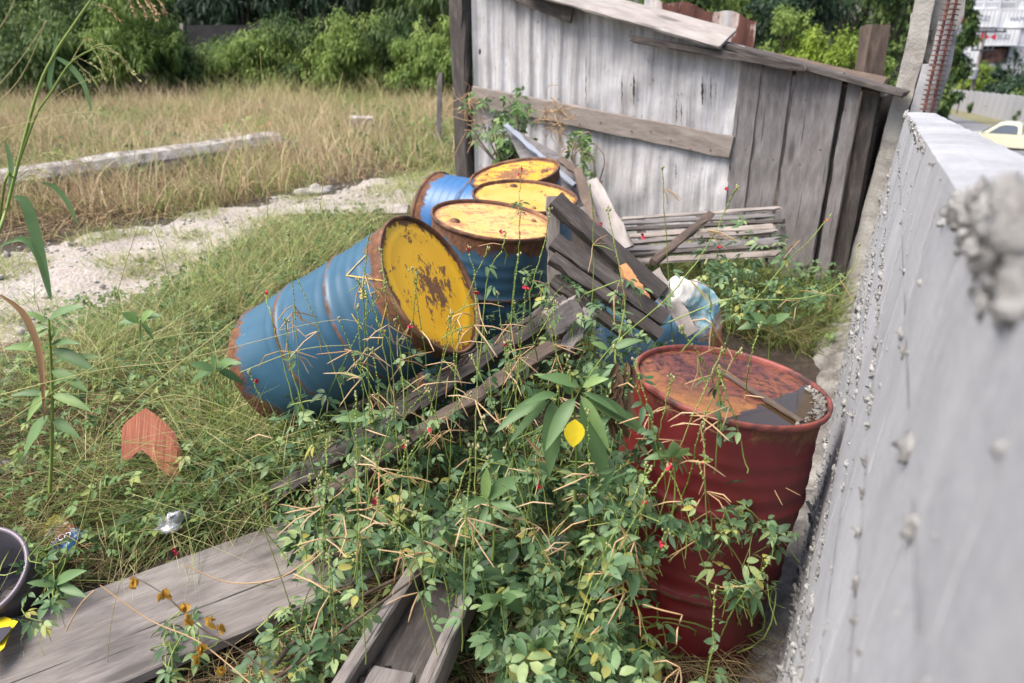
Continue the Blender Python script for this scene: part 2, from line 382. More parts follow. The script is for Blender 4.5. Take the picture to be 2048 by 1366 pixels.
# painted corrugated sheet: dented, mouldy streaks
g = G('white_sheet'); v = g.vec(); vs = g.vec((6, 1, .35))
n1 = g.noise(2.2, 8, v, .65); n2 = g.noise(3.2, 8, vs, .7, .2); n3 = g.noise(26, 8, g.vec((1, 1, .5)), .75)
c = g.ramp(n2, [(.28, (.42, .415, .43)), (.5, (.51, .505, .525)), (.72, (.59, .585, .61))])
c = g.mix(g.ramp(n1, [(.42, 0.0), (.64, .7)]), c, (.37, .35, .345))
st_ = g.ramp(g.noise(2.4, 8, g.vec((7, 1, .5), loc=(2, 0, 3)), .75), [(.44, 0.0), (.66, .8)])
c = g.mix(st_, c, (.22, .20, .195))
lines = g.ramp(g.noise(1.4, 4, g.vec((30, 1, .8)), .6), [(.66, 0.0), (.70, 1.0)])
c = g.mix(g.math('MULTIPLY', lines, g.ramp(n1, [(.46, 0.0), (.58, .9)])), c, (.03, .028, .03))
c = g.mix(g.ramp(n3, [(.60, 0.0), (.70, .8)]), c, (.09, .075, .065))
g.bsdf(c, .55, bump=g.math('ADD', n1, g.math('MULTIPLY', n3, .2)), bstr=.5, bdist=.03); M_sheet = g.m
M_rustsheet = m_noise('rusty_sheet', [(.40, (.48, .46, .45)), (.47, (.38, .30, .27)), (.50, (.10, .035, .025)), (.7, (.045, .018, .014))], 3.2, .85, .5, 50, .01, (1, 1, .4))
M_rust = m_noise('rust', [(.3, (.05, .022, .018)), (.5, (.13, .05, .04)), (.7, (.22, .09, .06))], 20, .85, .6, 120, .004)
M_blue = m_paintrust('blue_drum_paint', (.018, .068, .125), (.045, .118, .18), .42, amount=.30)
M_blue2 = m_paintrust('blue_drum_paint_rusty', (.018, .065, .12), (.06, .13, .19), .34, amount=.7)
M_blue3 = m_paintrust('bright_blue_drum_paint', (.022, .10, .27), (.05, .16, .34), .30, amount=.75)
M_red = m_paintrust('red_drum_paint', (.085, .005, .007), (.16, .012, .014), .16, amount=.35)
M_ylid = m_lid('yellow_lid', (.94, .47, .010), (.95, .52, .02), amount=.60)
M_ylid2 = m_lid('yellow_lid_pale', (.58, .28, .02), (.66, .38, .11), amount=.55, centre=False)
M_ylid3 = m_lid('yellow_lid_rusty', (.60, .28, .012), (.68, .36, .05), amount=.88)
M_ylid4 = m_lid('yellow_lid_faded', (.70, .35, .06), (.72, .42, .17), rust=((.26, .12, .06), (.48, .24, .12)), amount=.90, centre=False)
g = G('rust_lid'); v = g.vec()
n1 = g.noise(5, 10, v, .7, .5); n2 = g.noise(70, 6, v, .75); n3 = g.noise(3, 3, g.vec(loc=(5, 2, 1)))
c = g.ramp(n1, [(.32, (.06, .025, .025)), (.45, (.13, .042, .035)), (.55, (.22, .075, .04)), (.68, (.28, .13, .05))])
c = g.mix(g.ramp(g.noise(34, 8, v, .8), [(.50, 0.0), (.56, .9)]), c, (.03, .016, .018))
sepx = g.n('SeparateXYZ', i0=g.tc.outputs['Object'])
org = g.n('MapRange', i0=g.math('ADD', g.math('SUBTRACT', sepx.outputs[1], sepx.outputs[0]), g.math('MULTIPLY', n3, .3)), i1=.22, i2=.50, i3=0, i4=.65).outputs[0]
c = g.mix(org, c, (.42, .19, .05))
g.bsdf(c, g.ramp(n3, [(.4, .22), (.6, .65)]), bump=n2, bstr=.8, bdist=.005); M_rlid = g.m
M_rim = m_noise('rim_rust', [(.35, (.05, .028, .02)), (.55, (.15, .07, .04)), (.7, (.26, .14, .07))], 14, .8, .5, 90, .004)
M_redrim = m_noise('rim_red', [(.35, (.05, .022, .02)), (.5, (.20, .05, .04)), (.7, (.28, .07, .05))], 12, .6, .4, 90, .004)
M_ypaint = m_plain('yellow_marking', (.50, .34, .07), .7)
g = G('rain_water'); g.bsdf((.045, .026, .012), .03, bump=g.noise(12, 2), bstr=.05, bdist=.002); M_water = g.m
M_tile = m_noise('clay_tile', [(.35, (.17, .055, .032)), (.55, (.32, .105, .06)), (.7, (.42, .20, .12))], 7, .85, .6, 1.5, .008, (26, 1, .6))
M_black = m_plain('black_plastic', (.05, .045, .055), .35)
M_rimp = m_plain('bucket_rim', (.16, .13, .16), .35)

# ================= the ground =================
def ground_mesh():
    xs = np.unique(np.concatenate([np.linspace(-400, -14, 14), np.linspace(-14, -4, 30), np.linspace(-4, 6, 110), np.linspace(6, 20, 30), np.linspace(20, 80, 30), np.linspace(80, 400, 8)]))
    ys = np.unique(np.concatenate([np.linspace(-60, -1, 8), np.linspace(-1, 8, 110), np.linspace(8, 30, 50), np.linspace(30, 110, 40), np.linspace(110, 900, 12)]))
    X, Y = np.meshgrid(xs, ys); Z = gh(X, Y)
    near = (np.abs(X) < 14) & (Y < 30)
    rough = np.array([[mnoise.noise(Vector((a * 3, b * 3, 0))) * .03 + mnoise.noise(Vector((a * 11, b * 11, 4))) * .012 for a in xs] for b in ys])
    Z = Z + rough * near
    V = np.stack([X, Y, Z], -1).reshape(-1, 3); nx = len(xs); ny = len(ys)
    i = (np.arange(ny - 1)[:, None] * nx + np.arange(nx - 1)[None]).reshape(-1)
    s = Soup(); s.add(V, np.stack([i, i + 1, i + nx + 1, i + nx], 1), .5)
    return tag(s.build('ground', M_soil), kind='structure')
ground_mesh()
PATH = [(-300, 545), (0, 505), (150, 482), (350, 440), (560, 398), (700, 372), (880, 345), (960, 350), (960, 400), (860, 425), (740, 455), (560, 500), (400, 570), (230, 640), (60, 700), (-120, 780), (-500, 760)]
def pix_sheet(name, poly, mat, lift, kind='structure', n=70):
    """a patch of ground covering the outline"""
    pw = [P(*p) for p in poly]; x0 = min(p.x for p in pw); x1 = max(p.x for p in pw); y0 = min(p.y for p in pw); y1 = max(p.y for p in pw)
    xs = np.linspace(x0, x1, n); ys = np.linspace(y0, y1, n); X, Y = np.meshgrid(xs, ys)
    wp = [(p.x, p.y) for p in pw]
    jx = X + .18 * np.sin(Y * 5 + X * 3); jy = Y + .14 * np.sin(X * 6 - Y * 2)
    ins = inpoly(jx, jy, wp)
    rough = np.array([[mnoise.noise(Vector((a * 3, b * 3, 0))) * .03 + mnoise.noise(Vector((a * 11, b * 11, 4))) * .012 for a in xs] for b in ys])
    Z = gh(X, Y) + rough + lift; V = np.stack([X, Y, Z], -1).reshape(-1, 3)
    i = (np.arange(n - 1)[:, None] * n + np.arange(n - 1)[None])
    k = ins[:-1, :-1] & ins[1:, 1:] & ins[:-1, 1:] & ins[1:, :-1]; i = i[k]
    s = Soup(); s.add(V, np.stack([i, i + 1, i + n + 1, i + n], 1), .5)
    return tag(s.build(name, mat), kind=kind)
pix_sheet('path', PATH, M_path, .018)
pix_sheet('field_soil', [(330, 262), (420, 245), (600, 262), (640, 285), (520, 290), (380, 300)], M_path, .02)
# strip of set cement droppings along the wall foot
V = []; F = []
ys = np.linspace(.3, 5.2, 150)
for j, y in enumerate(ys):
    wx = wallx(y)
    for k in range(9):
        t = k / 8; x = wx + .02 - t * (.20 + .06 * math.sin(y * 3.1) + .04 * mnoise.noise(Vector((y * 6, 0, 0))))
        z = float(gh(x, y)) + .012 + .05 * (1 - t) + .035 * mnoise.noise(Vector((x * 14, y * 14, 2))) + .02 * mnoise.noise(Vector((x * 40, y * 40, 2)))
        V.append((x, y, z - (.06 if k == 8 else 0)))
for j in range(len(ys) - 1):
    for k in range(8): F.append((j * 9 + k, j * 9 + k + 1, (j + 1) * 9 + k + 1, (j + 1) * 9 + k))
tag(mk('cement_droppings', V, F, M_rubb, smooth=True), kind='structure')
# street outside the wall
def strip(name, s0, s1, y0, y1, mat, lift):
    V = []; F = []; n = 60
    for i in range(n):
        y = y0 + (y1 - y0) * (i / (n - 1)) ** 1.5
        a = s0(y) if callable(s0) else s0; b = s1(y) if callable(s1) else s1
        for k in range(5):
            x = .505 * y + a + (b - a) * k / 4; V.append((x, y, float(gh(x, y)) + lift))
    for i in range(n - 1):
        for k in range(4): F.append((i * 5 + k, i * 5 + k + 1, (i + 1) * 5 + k + 1, (i + 1) * 5 + k))
    return tag(mk(name, V, F, mat), kind='structure')
fs = lambda y: float(np.interp(y, [0, 66, 98, 200], [19, 11.1, 6.9, 2]))
strip('verge', lambda y: fs(y) - 3.0, lambda y: fs(y) + 1.0, 20, 105, M_verge, .03)
strip('road', 1.6, lambda y: max(fs(y) - 3.0, 1.7), -5, 150, M_asph, .05)

# ================= block wall =================
def wall_pt(y, z01, off=0.0):
    """point on the wall's yard face: z01 = 0 foot, 1 top; off = out of the face"""
    zt = ztop(y); z = -.15 + (zt + .15) * z01
    return Vector((wallx(y, max(z, 0)) - off, y + off * .45, z))
wl = thing('concrete_block_wall', (wallx(2.5), 2.5, 0), 'long unfinished grey concrete block wall with rough mortar joints, filling the right side', 'wall')
V = []; F = []; NC = 8; ys = np.concatenate([np.linspace(-1.2, .2, 8)[:-1], np.linspace(.2, 5.2, 160)])
prof = []
for c_ in range(NC):
    a = c_ / NC; b = (c_ + 1) / NC; off = [0.001, -.001, .0015, 0, -.0015, .001, .0005, -.0005][c_]
    prof += [(a + .001, 0.), ((a * 2 + b) / 3, .001), ((a + b * 2) / 3, .001), (b - .001, 0.)]
npz = len(prof)
for j, y in enumerate(ys):
    yy = float(y)
    for z01, off in prof:
        p = wall_pt(yy, z01, off + .0022 * mnoise.noise(Vector((yy * 9, z01 * 12, 1))))
        V.append(p)
    top = wall_pt(yy, 1.0, 0); e = Vector((.893, -.451, 0))
    for q, dz in ((.012, .0), (.06, .004), (.12, .003), (.170, .0), (.18, -.012)):
        V.append(Vector((top.x, top.y, top.z)) + e * q + Vector((0, 0, dz + .006 * mnoise.noise(Vector((yy * 7, q * 30, 5))))))
    V.append(Vector((top.x, top.y, -7)) + e * .18)
m_ = npz + 6
for j in range(len(ys) - 1):
    for k in range(m_ - 1): F.append((j * m_ + k, j * m_ + k + 1, (j + 1) * m_ + k + 1, (j + 1) * m_ + k))
F.append(tuple(range((len(ys) - 1) * m_, len(ys) * m_)))
mk('wall_body', V, F, M_block, wl)
sp = Soup()
for c_ in range(1, NC + 1):
    y = -.2 + rng.uniform(0, .1)
    while y < 5.15:
        dens = .55 + .45 * math.sin(y * 2.3 + c_ * 1.7)
        if c_ == NC: dens *= .45
        dens *= {1: .8, 2: .95, 3: .5, 4: .85, 5: .35, 6: .5, 7: .06, 8: .5}[c_]
        if c_ >= 6 and y < 2.0: dens *= .35
        r = abs(rng.normal(.0022, .0022)) + .0012
        if rng.random() < .03: r *= 2.6
        if rng.random() < dens:
            p = wall_pt(y, c_ / NC + rng.normal(-.004, .0045 + .004 * dens) - (.006 if c_ == NC else 0), .001 + r * .2)
            lump(sp, p, r, rng.random(), (.8, rng.uniform(.8, 2.0), rng.uniform(.7, 1.7)), .9, 9 if y < 2.2 else 6)
        y += rng.uniform(.0, .004) + r * .35
for i in range(260):      # stray splashes
    y = float(rng.uniform(.1, 5.1)); lump(sp, wall_pt(y, float(rng.uniform(.02, .97)), .001), float(rng.uniform(.0015, .005)), rng.random(), (1, 1, 1.3), .3, 5)
# thick droppings hanging from the top course, close to the camera
for (px, py, r) in [(1905, 425, .010), (1925, 440, .011), (1945, 430, .014), (1975, 440, .015), (2010, 450, .017), (2045, 470, .02), (1935, 470, .009), (1960, 490, .011), (1990, 500, .014), (2030, 520, .017), (1925, 500, .006), (1965, 535, .009),
                    (2000, 560, .011), (2040, 600, .013), (1955, 580, .006), (1930, 415, .010), (1960, 405, .012), (1995, 415, .016), (2040, 420, .02), (1890, 445, .007), (1975, 610, .007), (2010, 640, .007), (1950, 400, .009), (1915, 395, .008)]:
    r_ = raydir(px, py); lo, hi = .2, 3.0
    for _ in range(40):
        md = (lo + hi) / 2; p = C0 + r_ * md
        if p.x < wallx(p.y, p.z): lo = md
        else: hi = md
    lump(sp, C0 + r_ * (lo - r * .2), r * 1.05, rng.random(), (1, 1.2, 1.2), .5, 9)
sp.build('mortar', M_mortar, wl)
# joints between courses: thin dirty lines, broken where mortar covers them
M_joint = m_noise('joint_dirt', [(.3, (.06, .06, .062)), (.7, (.20, .20, .205))], 12, .95)
V = []; F = []
for c_ in range(1, NC):
    yq = np.linspace(-.3, 5.18, 420)
    for j in range(len(yq) - 1):
        if mnoise.noise(Vector((yq[j] * 4, c_ * 3.3, 0))) < -.12: continue
        wq = .0011 * (.5 + 1.0 * abs(mnoise.noise(Vector((yq[j] * 9, c_, 2))))) ; n0 = len(V)
        for yy in (yq[j], yq[j + 1]):
            for s_ in (-1, 1): V.append(wall_pt(float(yy), c_ / NC + s_ * wq + .0008 * mnoise.noise(Vector((yy * 13, c_, 7))), .0026))
        F.append((n0, n0 + 2, n0 + 3, n0 + 1))
mk('joint_line', V, F, M_joint, wl)
# joints between blocks
sp = Soup()
for c_ in range(NC):
    k = 0; y = .15 + (c_ % 2) * .2
    while y < 5.1:
        pth = curve([wall_pt(y, c_ / NC + .01, .0), wall_pt(y + .003, (c_ + .5) / NC, .001), wall_pt(y - .002, (c_ + 1) / NC - .01, .0)], 6)
        tubes(sp, pth[None], .0016, rng.random(), 5); y += .4
# thin vertical joints only read as faint lines
sp.build('block_joint', M_block, wl)

# concrete column at the wall's far end, blocks toothed against it, rebar cage
ew = Vector((.4508, .8926, 0)); nw = Vector((-.8926, .4508, 0))   # along the wall, into the yard
def wbox(y0, y1, a0, a1, z0, z1, lean=.0, jit=.006, nz=10):
    V = []; F = []
    for i in range(nz + 1):
        z = z0 + (z1 - z0) * i / nz
        b = Vector((wallx(0, z), 0, 0))
        for (l, a) in ((y0, a0), (y0, a1), (y1, a1), (y1, a0)):
            t = l / .8926; q = Vector((-.023 + .13 * min(max(z, 0), 1.7) / 1.7, 0, z)) + ew * t + nw * a
            V.append(q + Vector((rng.normal(0, jit), rng.normal(0, jit), 0)))
    for i in range(nz):
        for k in range(4): F.append((i * 4 + k, (i + 1) * 4 + k, (i + 1) * 4 + (k + 1) % 4, i * 4 + (k + 1) % 4))
    F += [(0, 1, 2, 3), tuple(nz * 4 + k for k in (3, 2, 1, 0))]
    return V, F
cl = thing('concrete_column', (wallx(5.4), 5.4, 0), 'rough cast concrete column standing at the far end of the block wall', 'column')
v_, f_ = wbox(5.27, 5.5, -.19, .10, -.2, 3.4, nz=40); mk('shaft', v_, f_, M_conc, cl)
v_, f_ = wbox(5.17, 5.266, -.012, .105, -.2, 3.4, nz=50, jit=.0025); mk('pilaster', v_, f_, M_conc, cl)
sp = Soup()
for i in range(200):
    z = float(rng.uniform(0, 1.9)); q = Vector((-.023 + .13 * min(z, 1.7) / 1.7, 0, z)) + ew * (5.265 / .8926) + nw * float(rng.uniform(-.04, .02)); lump(sp, q, float(rng.uniform(.006, .018)), rng.random(), seg=6)
sp.build('mortar', M_mortar, cl)
for i, (z0, z1, a0, a1, lab) in enumerate([(ztop(5.1) + .002, ztop(5.1) + .30, -.145, -.02, 'grey concrete block bedded on the wall top against the column, lower of two'),
                                           (ztop(5.1) + .305, ztop(5.1) + .56, -.150, -.055, 'narrow grey block piece stacked on another block beside the column')]):
    v_, f_ = wbox(5.12, 5.262, a0, a1, z0, z1, nz=6, jit=.002)
    b = mk('concrete_block', v_, f_, M_block); tag(b, lab, 'block', 'concrete blocks stacked at the wall end')
rb = thing('rebar_cage', wall_pt(5.1, 1, -.1), 'rusty brown reinforcing bars with close wire ties sprouting from the wall top', 'rebar')
sp = Soup(); k = 0
b0 = wall_pt(5.05, 1, -.12)
for (dx, dy) in ((-.035, 0), (-.012, .04), (.016, 0), (.037, .04)):
    a = b0 + Vector((dx, dy, -.02)); bq = a + Vector((.018, 0, 1.6))
    n = 90; pth = np.array([tuple(a.lerp(bq, t / (n - 1))) for t in range(n)]); rad = .0075 + .0022 * np.tile([0, 1], n // 2)
    s2 = Soup(); tubes(s2, pth[None], rad, .5, 6); s2.build('rebar', M_rust, rb)
sp = Soup()
for i in range(52):
    z = .02 + i * .03; c_ = b0 + Vector((.018 * z / 1.6, 0, z))
    ring = [c_ + Vector(q) for q in ((-.044, -.008, 0), (-.002, -.010, .01), (.044, -.008, 0), (.044, .045, .004), (-.044, .045, .004), (-.044, -.008, 0))]
    tubes(sp, np.array([[tuple(q) for q in ring]]), .0028, .5, 4)
sp.build('wire_tie', M_rust, rb)
wr = Soup(); a = D(1835, -20, 5.1); b = D(1786, 55, 5.6); tubes(wr, curve([a, a.lerp(b, .5) + Vector((0, 0, -.02)), b], 10)[None], .003, .5)
tag(wr.build('wire', M_black), 'thin dark wire running from the concrete column to the brown wooden post', 'wire')

# ================= shed =================
SB = Vector((-.39, 7.2, .17)); SA = Vector((2.56, 5.12, .0)); LE = Vector((SA.x - SB.x, SA.y - SB.y, 0)); SL = LE.length; LE.normalize()
LN = Vector((LE.y, -LE.x, 0))       # towards the camera
if LN.y > 0: LN = -LN
def S(px, py, off=0.0):
    r = raydir(px, py); o = Vector((SB.x, SB.y, 0)) + LN * off
    t = (o - C0).dot(LN) / r.dot(LN); p = C0 + r * t; q = p - Vector((SB.x, SB.y, 0))
    return q.dot(LE), p.z
shed = thing('shed', (SB.x, SB.y, .0), 'weathered shed of whitish corrugated sheets and grey planks between the yard and the block wall', 'shed')
SM = Matrix((LE, -LN, Vector((0, 0, 1)))).transposed().to_4x4(); SM.translation = Vector((SB.x, SB.y, 0))
shed.rotation_euler = SM.to_euler()
def spart(name, V, F, mat, smooth=False):
    return mk(name, V, F, mat, shed, smooth, keep=False)
def sheet(s0, s1, zb, zt, y0, amp, per, name='metal_sheet', mat=None, dent=.012, seed=0):
    nx = int((s1 - s0) / .0125) + 1; nz = 26; V = []; F = []
    for side in (0, 1):
        for i in range(nx):
            s_ = s0 + (s1 - s0) * i / (nx - 1)
            ph = (s_ / per) % 1.0
            cor = amp * (1 if ph < .35 else (1 - (ph - .35) / .15 if ph < .5 else (0 if ph < .85 else (ph - .85) / .15)))
            a = zb(s_); b = zt(s_)
            for k in range(nz):
                z = a + (b - a) * k / (nz - 1)
                d = dent * (mnoise.noise(Vector((s_ * 2.3, z * 2.3, seed))) + .5 * mnoise.noise(Vector((s_ * 7, z * 5, seed + 3))))
                V.append((s_, y0 - cor - d + side * .004, z))
    for side in (0, 1):
        o = side * nx * nz
        for i in range(nx - 1):
            for k in range(nz - 1):
                q = (o + i * nz + k, o + (i + 1) * nz + k, o + (i + 1) * nz + k + 1, o + i * nz + k + 1); F.append(q if side == 0 else q[::-1])
    return spart(name, V, F, mat or M_sheet, True)
roofz = lambda s_: float(np.interp(s_, [0, SL], [S(950, -30)[1], S(1750, 166)[1]]))
s_a = S(948, 200)[0]; s_b = S(1172, 200)[0]; s_c = S(1473, 250)[0]
sheet(s_a, s_b + .03, lambda s: .02, lambda s: roofz(s) + .04, .012, .022, .155, seed=1, dent=.010)
sheet(s_b, s_c, lambda s: .0, lambda s: roofz(s) + .02, -.012, .007, .12, seed=6, dent=.05)
def sboard(px0, px1, pyref, name, mat, y0, t=.025, lean=0.0, zb=-.05, zt=None, seed=0):
    a = S(px0, pyref)[0]; b = S(px1, pyref)[0]; A = SM @ Vector(((a + b) / 2, y0, zb)); Zt = zt if zt is not None else roofz((a + b) / 2) - .035
    B = SM @ Vector(((a + b) / 2 + lean, y0, Zt))
    return board(name, A, B, LN, b - a, t, mat, shed, jit=.003, nseg=12, seed=seed)
sboard(1470, 1512, 250, 'plank', M_wshed, -.02, seed=1)
sboard(1513, 1571, 250, 'plank', M_wshed, -.005, seed=2)
sboard(1578, 1672, 250, 'plank', M_wshed, -.012, seed=3)
sboard(1684, 1712, 250, 'plank', M_wshed, -.03, seed=4, lean=.0)
sboard(1712, 1746, 250, 'plank', M_wdark, .03, seed=5)
sboard(1668, 1690, 250, 'plank', M_wdark, .05, seed=6)
# dark back boards seen through the gaps
# corner post, leaning
A = SM @ Vector((S(930, 300)[0] + .03, -.03, -.1)); B = SM @ Vector((S(928, 0)[0] - .03, -.03, 2.75))
board('post', A, B, LN, .17, .13, M_wdark, shed, jit=.008, nseg=16, seed=11)
# rail across the sheets
a = S(952, 190); b = S(1468, 293)
board('rail', SM @ Vector((a[0], -.055, a[1])), SM @ Vector((b[0], -.05, b[1])), LN, .165, .028, M_wbrown if False else M_rail, shed, jit=.004, nseg=16, seed=12)
# roof boards (edge boards with depth behind the wall line)
def rboard(p0, p1, depth0, wdt, t, mat, name='roof_board', seed=0, tilt=0.0, ragged=.01, taper=1.0):
    a = S(*p0, off=-depth0); b = S(*p1, off=-depth0)
    A = SM @ Vector((a[0], depth0, a[1])); B = SM @ Vector((b[0], depth0, b[1]))
    up = Vector((0, 0, 1)) + LN * tilt
    return board(name, A, B, up, wdt, t, mat, shed, jit=.003, nseg=14, seed=seed, ragged=ragged, taper=taper)
rboard((1000, -28), (1145, 30), -.10, .03, .13, M_wdark, seed=21)
rboard((950, -48), (1812, 188), -.02, .22, .035, M_wdark, seed=22)
rboard((1060, -30), (1455, 78), -.10, .26, .022, M_wpale, seed=23, tilt=.5)
rboard((1265, 78), (1600, 135), -.16, .05, .05, M_wdark, seed=24, ragged=.05, taper=.6)
rboard((1500, 112), (1765, 172), .10, .20, .02, M_wbrown, seed=26, tilt=.5)
# roof sheet turned up behind, rusty
a = S(1300, 20, -.35); b = S(1508, 100, -.35)
sheet(S(1290, 0, -.35)[0], S(1512, 60, -.35)[0], lambda s: roofz(s) - .1, lambda s: float(np.interp(s, [S(1290, 0, -.35)[0], S(1512, 60, -.35)[0]], [S(1300, -8, -.35)[1], S(1510, 38, -.35)[1]])) + .02 * math.sin(s * 17), .35, .012, .14, 'roof_sheet', M_rustsheet, seed=9)
bx = board('shed_side_wall', SM @ Vector((0.1, .04, .9)), SM @ Vector((.1, 1.8, .9)), (1, 0, 0), 2.0, .03, M_wdark, shed, seed=30)
board('shed_side_wall', SM @ Vector((SL - .1, .1, .6)), SM @ Vector((SL - .1, 1.8, .6)), LE, 1.7, .03, M_wdark, shed, seed=31)
# splits and rust slits in the sheets, nail heads along the rail
M_slit = m_plain('slit_dark', (.02, .016, .015), .9)
for (px, py0, py1, w_) in [(1244, 146, 215, 3), (1268, 140, 212, 5), (1405, 150, 212, 9), (1422, 140, 220, 3), (1432, 160, 200, 2), (1172, 100, 220, 2), (1353, 195, 250, 3), (1363, 205, 252, 3), (1180, 30, 50, 3), (1460, 320, 345, 4), (1352, 325, 360, 3), (1076, 40, 48, 3), (960, 95, 112, 6)]:
    V = []; F = []; n = 12
    for i in range(n + 1):
        y_ = py0 + (py1 - py0) * i / n; e_ = math.sin(math.pi * i / n) * w_ * rng.uniform(.2, 1); xo = 1.5 * mnoise.noise(Vector((i * .6, px, 0)))
        for s_ in (-1, 1):
            q = S(px + xo + s_ * e_ / 2, y_, .06); V.append((q[0], -.062, q[1])); 
    for i in range(n): F.append((2 * i, 2 * i + 1, 2 * i + 3, 2 * i + 2))
    spart('split', V, F, M_slit)
for (px, py) in [(985, 196), (1050, 212), (1120, 226), (1200, 245), (1262, 262), (1340, 280), (1420, 300), (1020, 192), (1158, 248), (1300, 262), (1380, 298), (1485, 180), (1490, 300), (1535, 190), (1545, 320), (1610, 200), (1640, 300), (1600, 330), (1690, 220)]:
    q = S(px, py, .08); V, F = lathe([(.001, .004), (.005, .003), (.007, .0)], 8); spart('nail', [(q[0] + a, -.073 - c, q[1] + b) for a, b, c in V], F, M_rust)
# short brown post behind, at the wall
A = D(1735, 240, 5.6); B = D(1752, 52, 5.6)
o = board('wooden_post', (A.x, A.y, .0), B, (0, -1, 0), .19, .15, M_wbrown, jit=.006, seed=33); tag(o, 'thick brown wooden post with a notched top standing behind the shed roof end', 'post')
# low dark fence behind shed roof line
fe = thing('board_fence', D(1640, 140, 8.5), 'dark weathered board fence just showing above the shed roof edge', 'fence')
for i in range(9):
    a = D(1540 + i * 27, 124 + i * 4.6 + rng.uniform(-2, 2), 8.5)
    board('fence_board', (a.x, a.y, .0), a, (0, -1, 0), .15, .02, M_wdark, fe, seed=40 + i)

# ================= drums =================
RD = .289
def drum_parts(root, body_m, lid_m, rim_m, h=.88, seg=72, dents=0.09, squash=None, seed=0, bung=True, plain_top=True):
    prof = [(.02, .012), (RD - .03, .012), (RD - .014, .004), (RD - .004, .0), (RD + .002, .004), (RD + .002, .016), (RD - .006, .022)]
    z = .03; hoops = (h * .335, h * .665)
    zs = np.linspace(.03, h - .03, 90)
    for z in zs:
        b = 0
        for q in hoops: b += .010 * math.exp(-((z - q) / .011) ** 2)
        for q in (h * .27, h * .40, h * .60, h * .73, h * .79, h * .85): b += .0030 * math.exp(-((z - q) / .013) ** 2)
        prof.append((RD - .006 + b, float(z)))
    prof += [(RD - .006, h - .022)]
    V, F = lathe(prof, seg)
    if dents:
        for i, v in enumerate(V):
            r = math.hypot(v[0], v[1])
            if r > .2:
                d = dents * max(0, mnoise.noise(Vector((v[0] * 4, v[1] * 4, v[2] * 3 + seed))) - .05)
                V[i] = (v[0] * (1 - d), v[1] * (1 - d), v[2])
    body = mk('body', V, F, body_m, root, True, keep=False)
    V, F = lathe([(RD - .012, h - .026), (RD - .004, h - .020), (RD + .003, h - .016), (RD + .004, h - .002), (RD, h + .002), (RD - .006, h), (RD - .0085, h - .006), (RD - .009, h - .017)], seg)
    mk('rim', V, F, rim_m, root, True, keep=False)
    lp = [(.001, h - .012), (.08, h - .0125), (.16, h - .013), (.22, h - .0125), (.232, h - .010), (.244, h - .0125), (.262, h - .014), (RD - .010, h - .016)]
    V, F = lathe(lp, seg)
    ld = mk('lid', V, F, lid_m, root, True, keep=False)
    return body, ld
def drum(lid_c, axis, label, body_m, lid_m, rim_m=None, spin=0.0, group='steel drums', bung=True, h=.88, **kw):
    ax = Vector(axis).normalized(); base = Vector(lid_c) - ax * h
    r = thing('steel_drum', base, label, 'drum', group)
    q = ax.to_track_quat('Z', 'Y') @ Matrix.Rotation(spin, 4, 'Z').to_quaternion(); r.rotation_euler = q.to_euler()
    drum_parts(r, body_m, lid_m, rim_m or M_rim, h=h, **kw)
    if bung:
        for (x, y, rr) in ((.19, .05, .022), (-.2, -.03, .012)):
            V, F = lathe([(.001, h - .002), (rr * .7, h - .002), (rr * .75, h - .006), (rr, h - .006), (rr * 1.1, h - .0135)], 16)
            mk('bung', [(a + x, b + y, c) for a, b, c in V], F, rim_m or M_rim, r, True, keep=False)
    return r
red_c = D(1463, 762, 2.2)
red = drum(red_c, (.104, .03, .87), 'red steel drum with a rusty flaking lid holding rainwater, leaning beside the block wall', M_red, M_rlid, M_redrim, group='steel drums', bung=False, h=.90)
lidc = D(868, 567, 2.80); bse = D(553, 742, 3.22); ax = (lidc - bse)
blue = drum(lidc, ax, bung=False, label='tipped blue steel drum with a bright yellow rust-spotted lid facing right', body_m=M_blue, lid_m=M_ylid, spin=0.9)
d3 = drum(D(988, 436, 3.36), (.14, -.06, 1), 'upright blue drum with rusty rim right behind the tipped one, lid faded yellow', M_blue2, M_ylid4, spin=2.2)
d4 = drum(D(1050, 389, 4.0), (.06, -.10, 1), 'drum with a pale yellow lid, middle one of the three upright drums', M_blue2, M_ylid2, spin=1.1)
d5 = drum(D(1029, 344, 4.62), (-.17, -.12, 1), 'farthest upright drum, its yellow lid with a big brown rust patch, near the shed post', M_blue2, M_ylid3, spin=.4)
c6 = D(870, 430, 4.9); a6 = Vector((-.80, .42, .06))
d6 = drum(c6, a6, 'bright blue drum lying on its side at the far left of the drum pile', M_blue3, M_ylid3, M_rim, spin=.5, dents=.15, seed=3)
a7 = Vector((-.75, -.55, -.02)); c7 = P(1130, 770)
d7 = drum(Vector((c7.x - .02, c7.y + .1, .24)), (-.80, -.42, .05), 'battered blue drum lying half buried under the broken planks and weeds', M_blue2, M_rim, M_rim, spin=.2, dents=.5, seed=8)
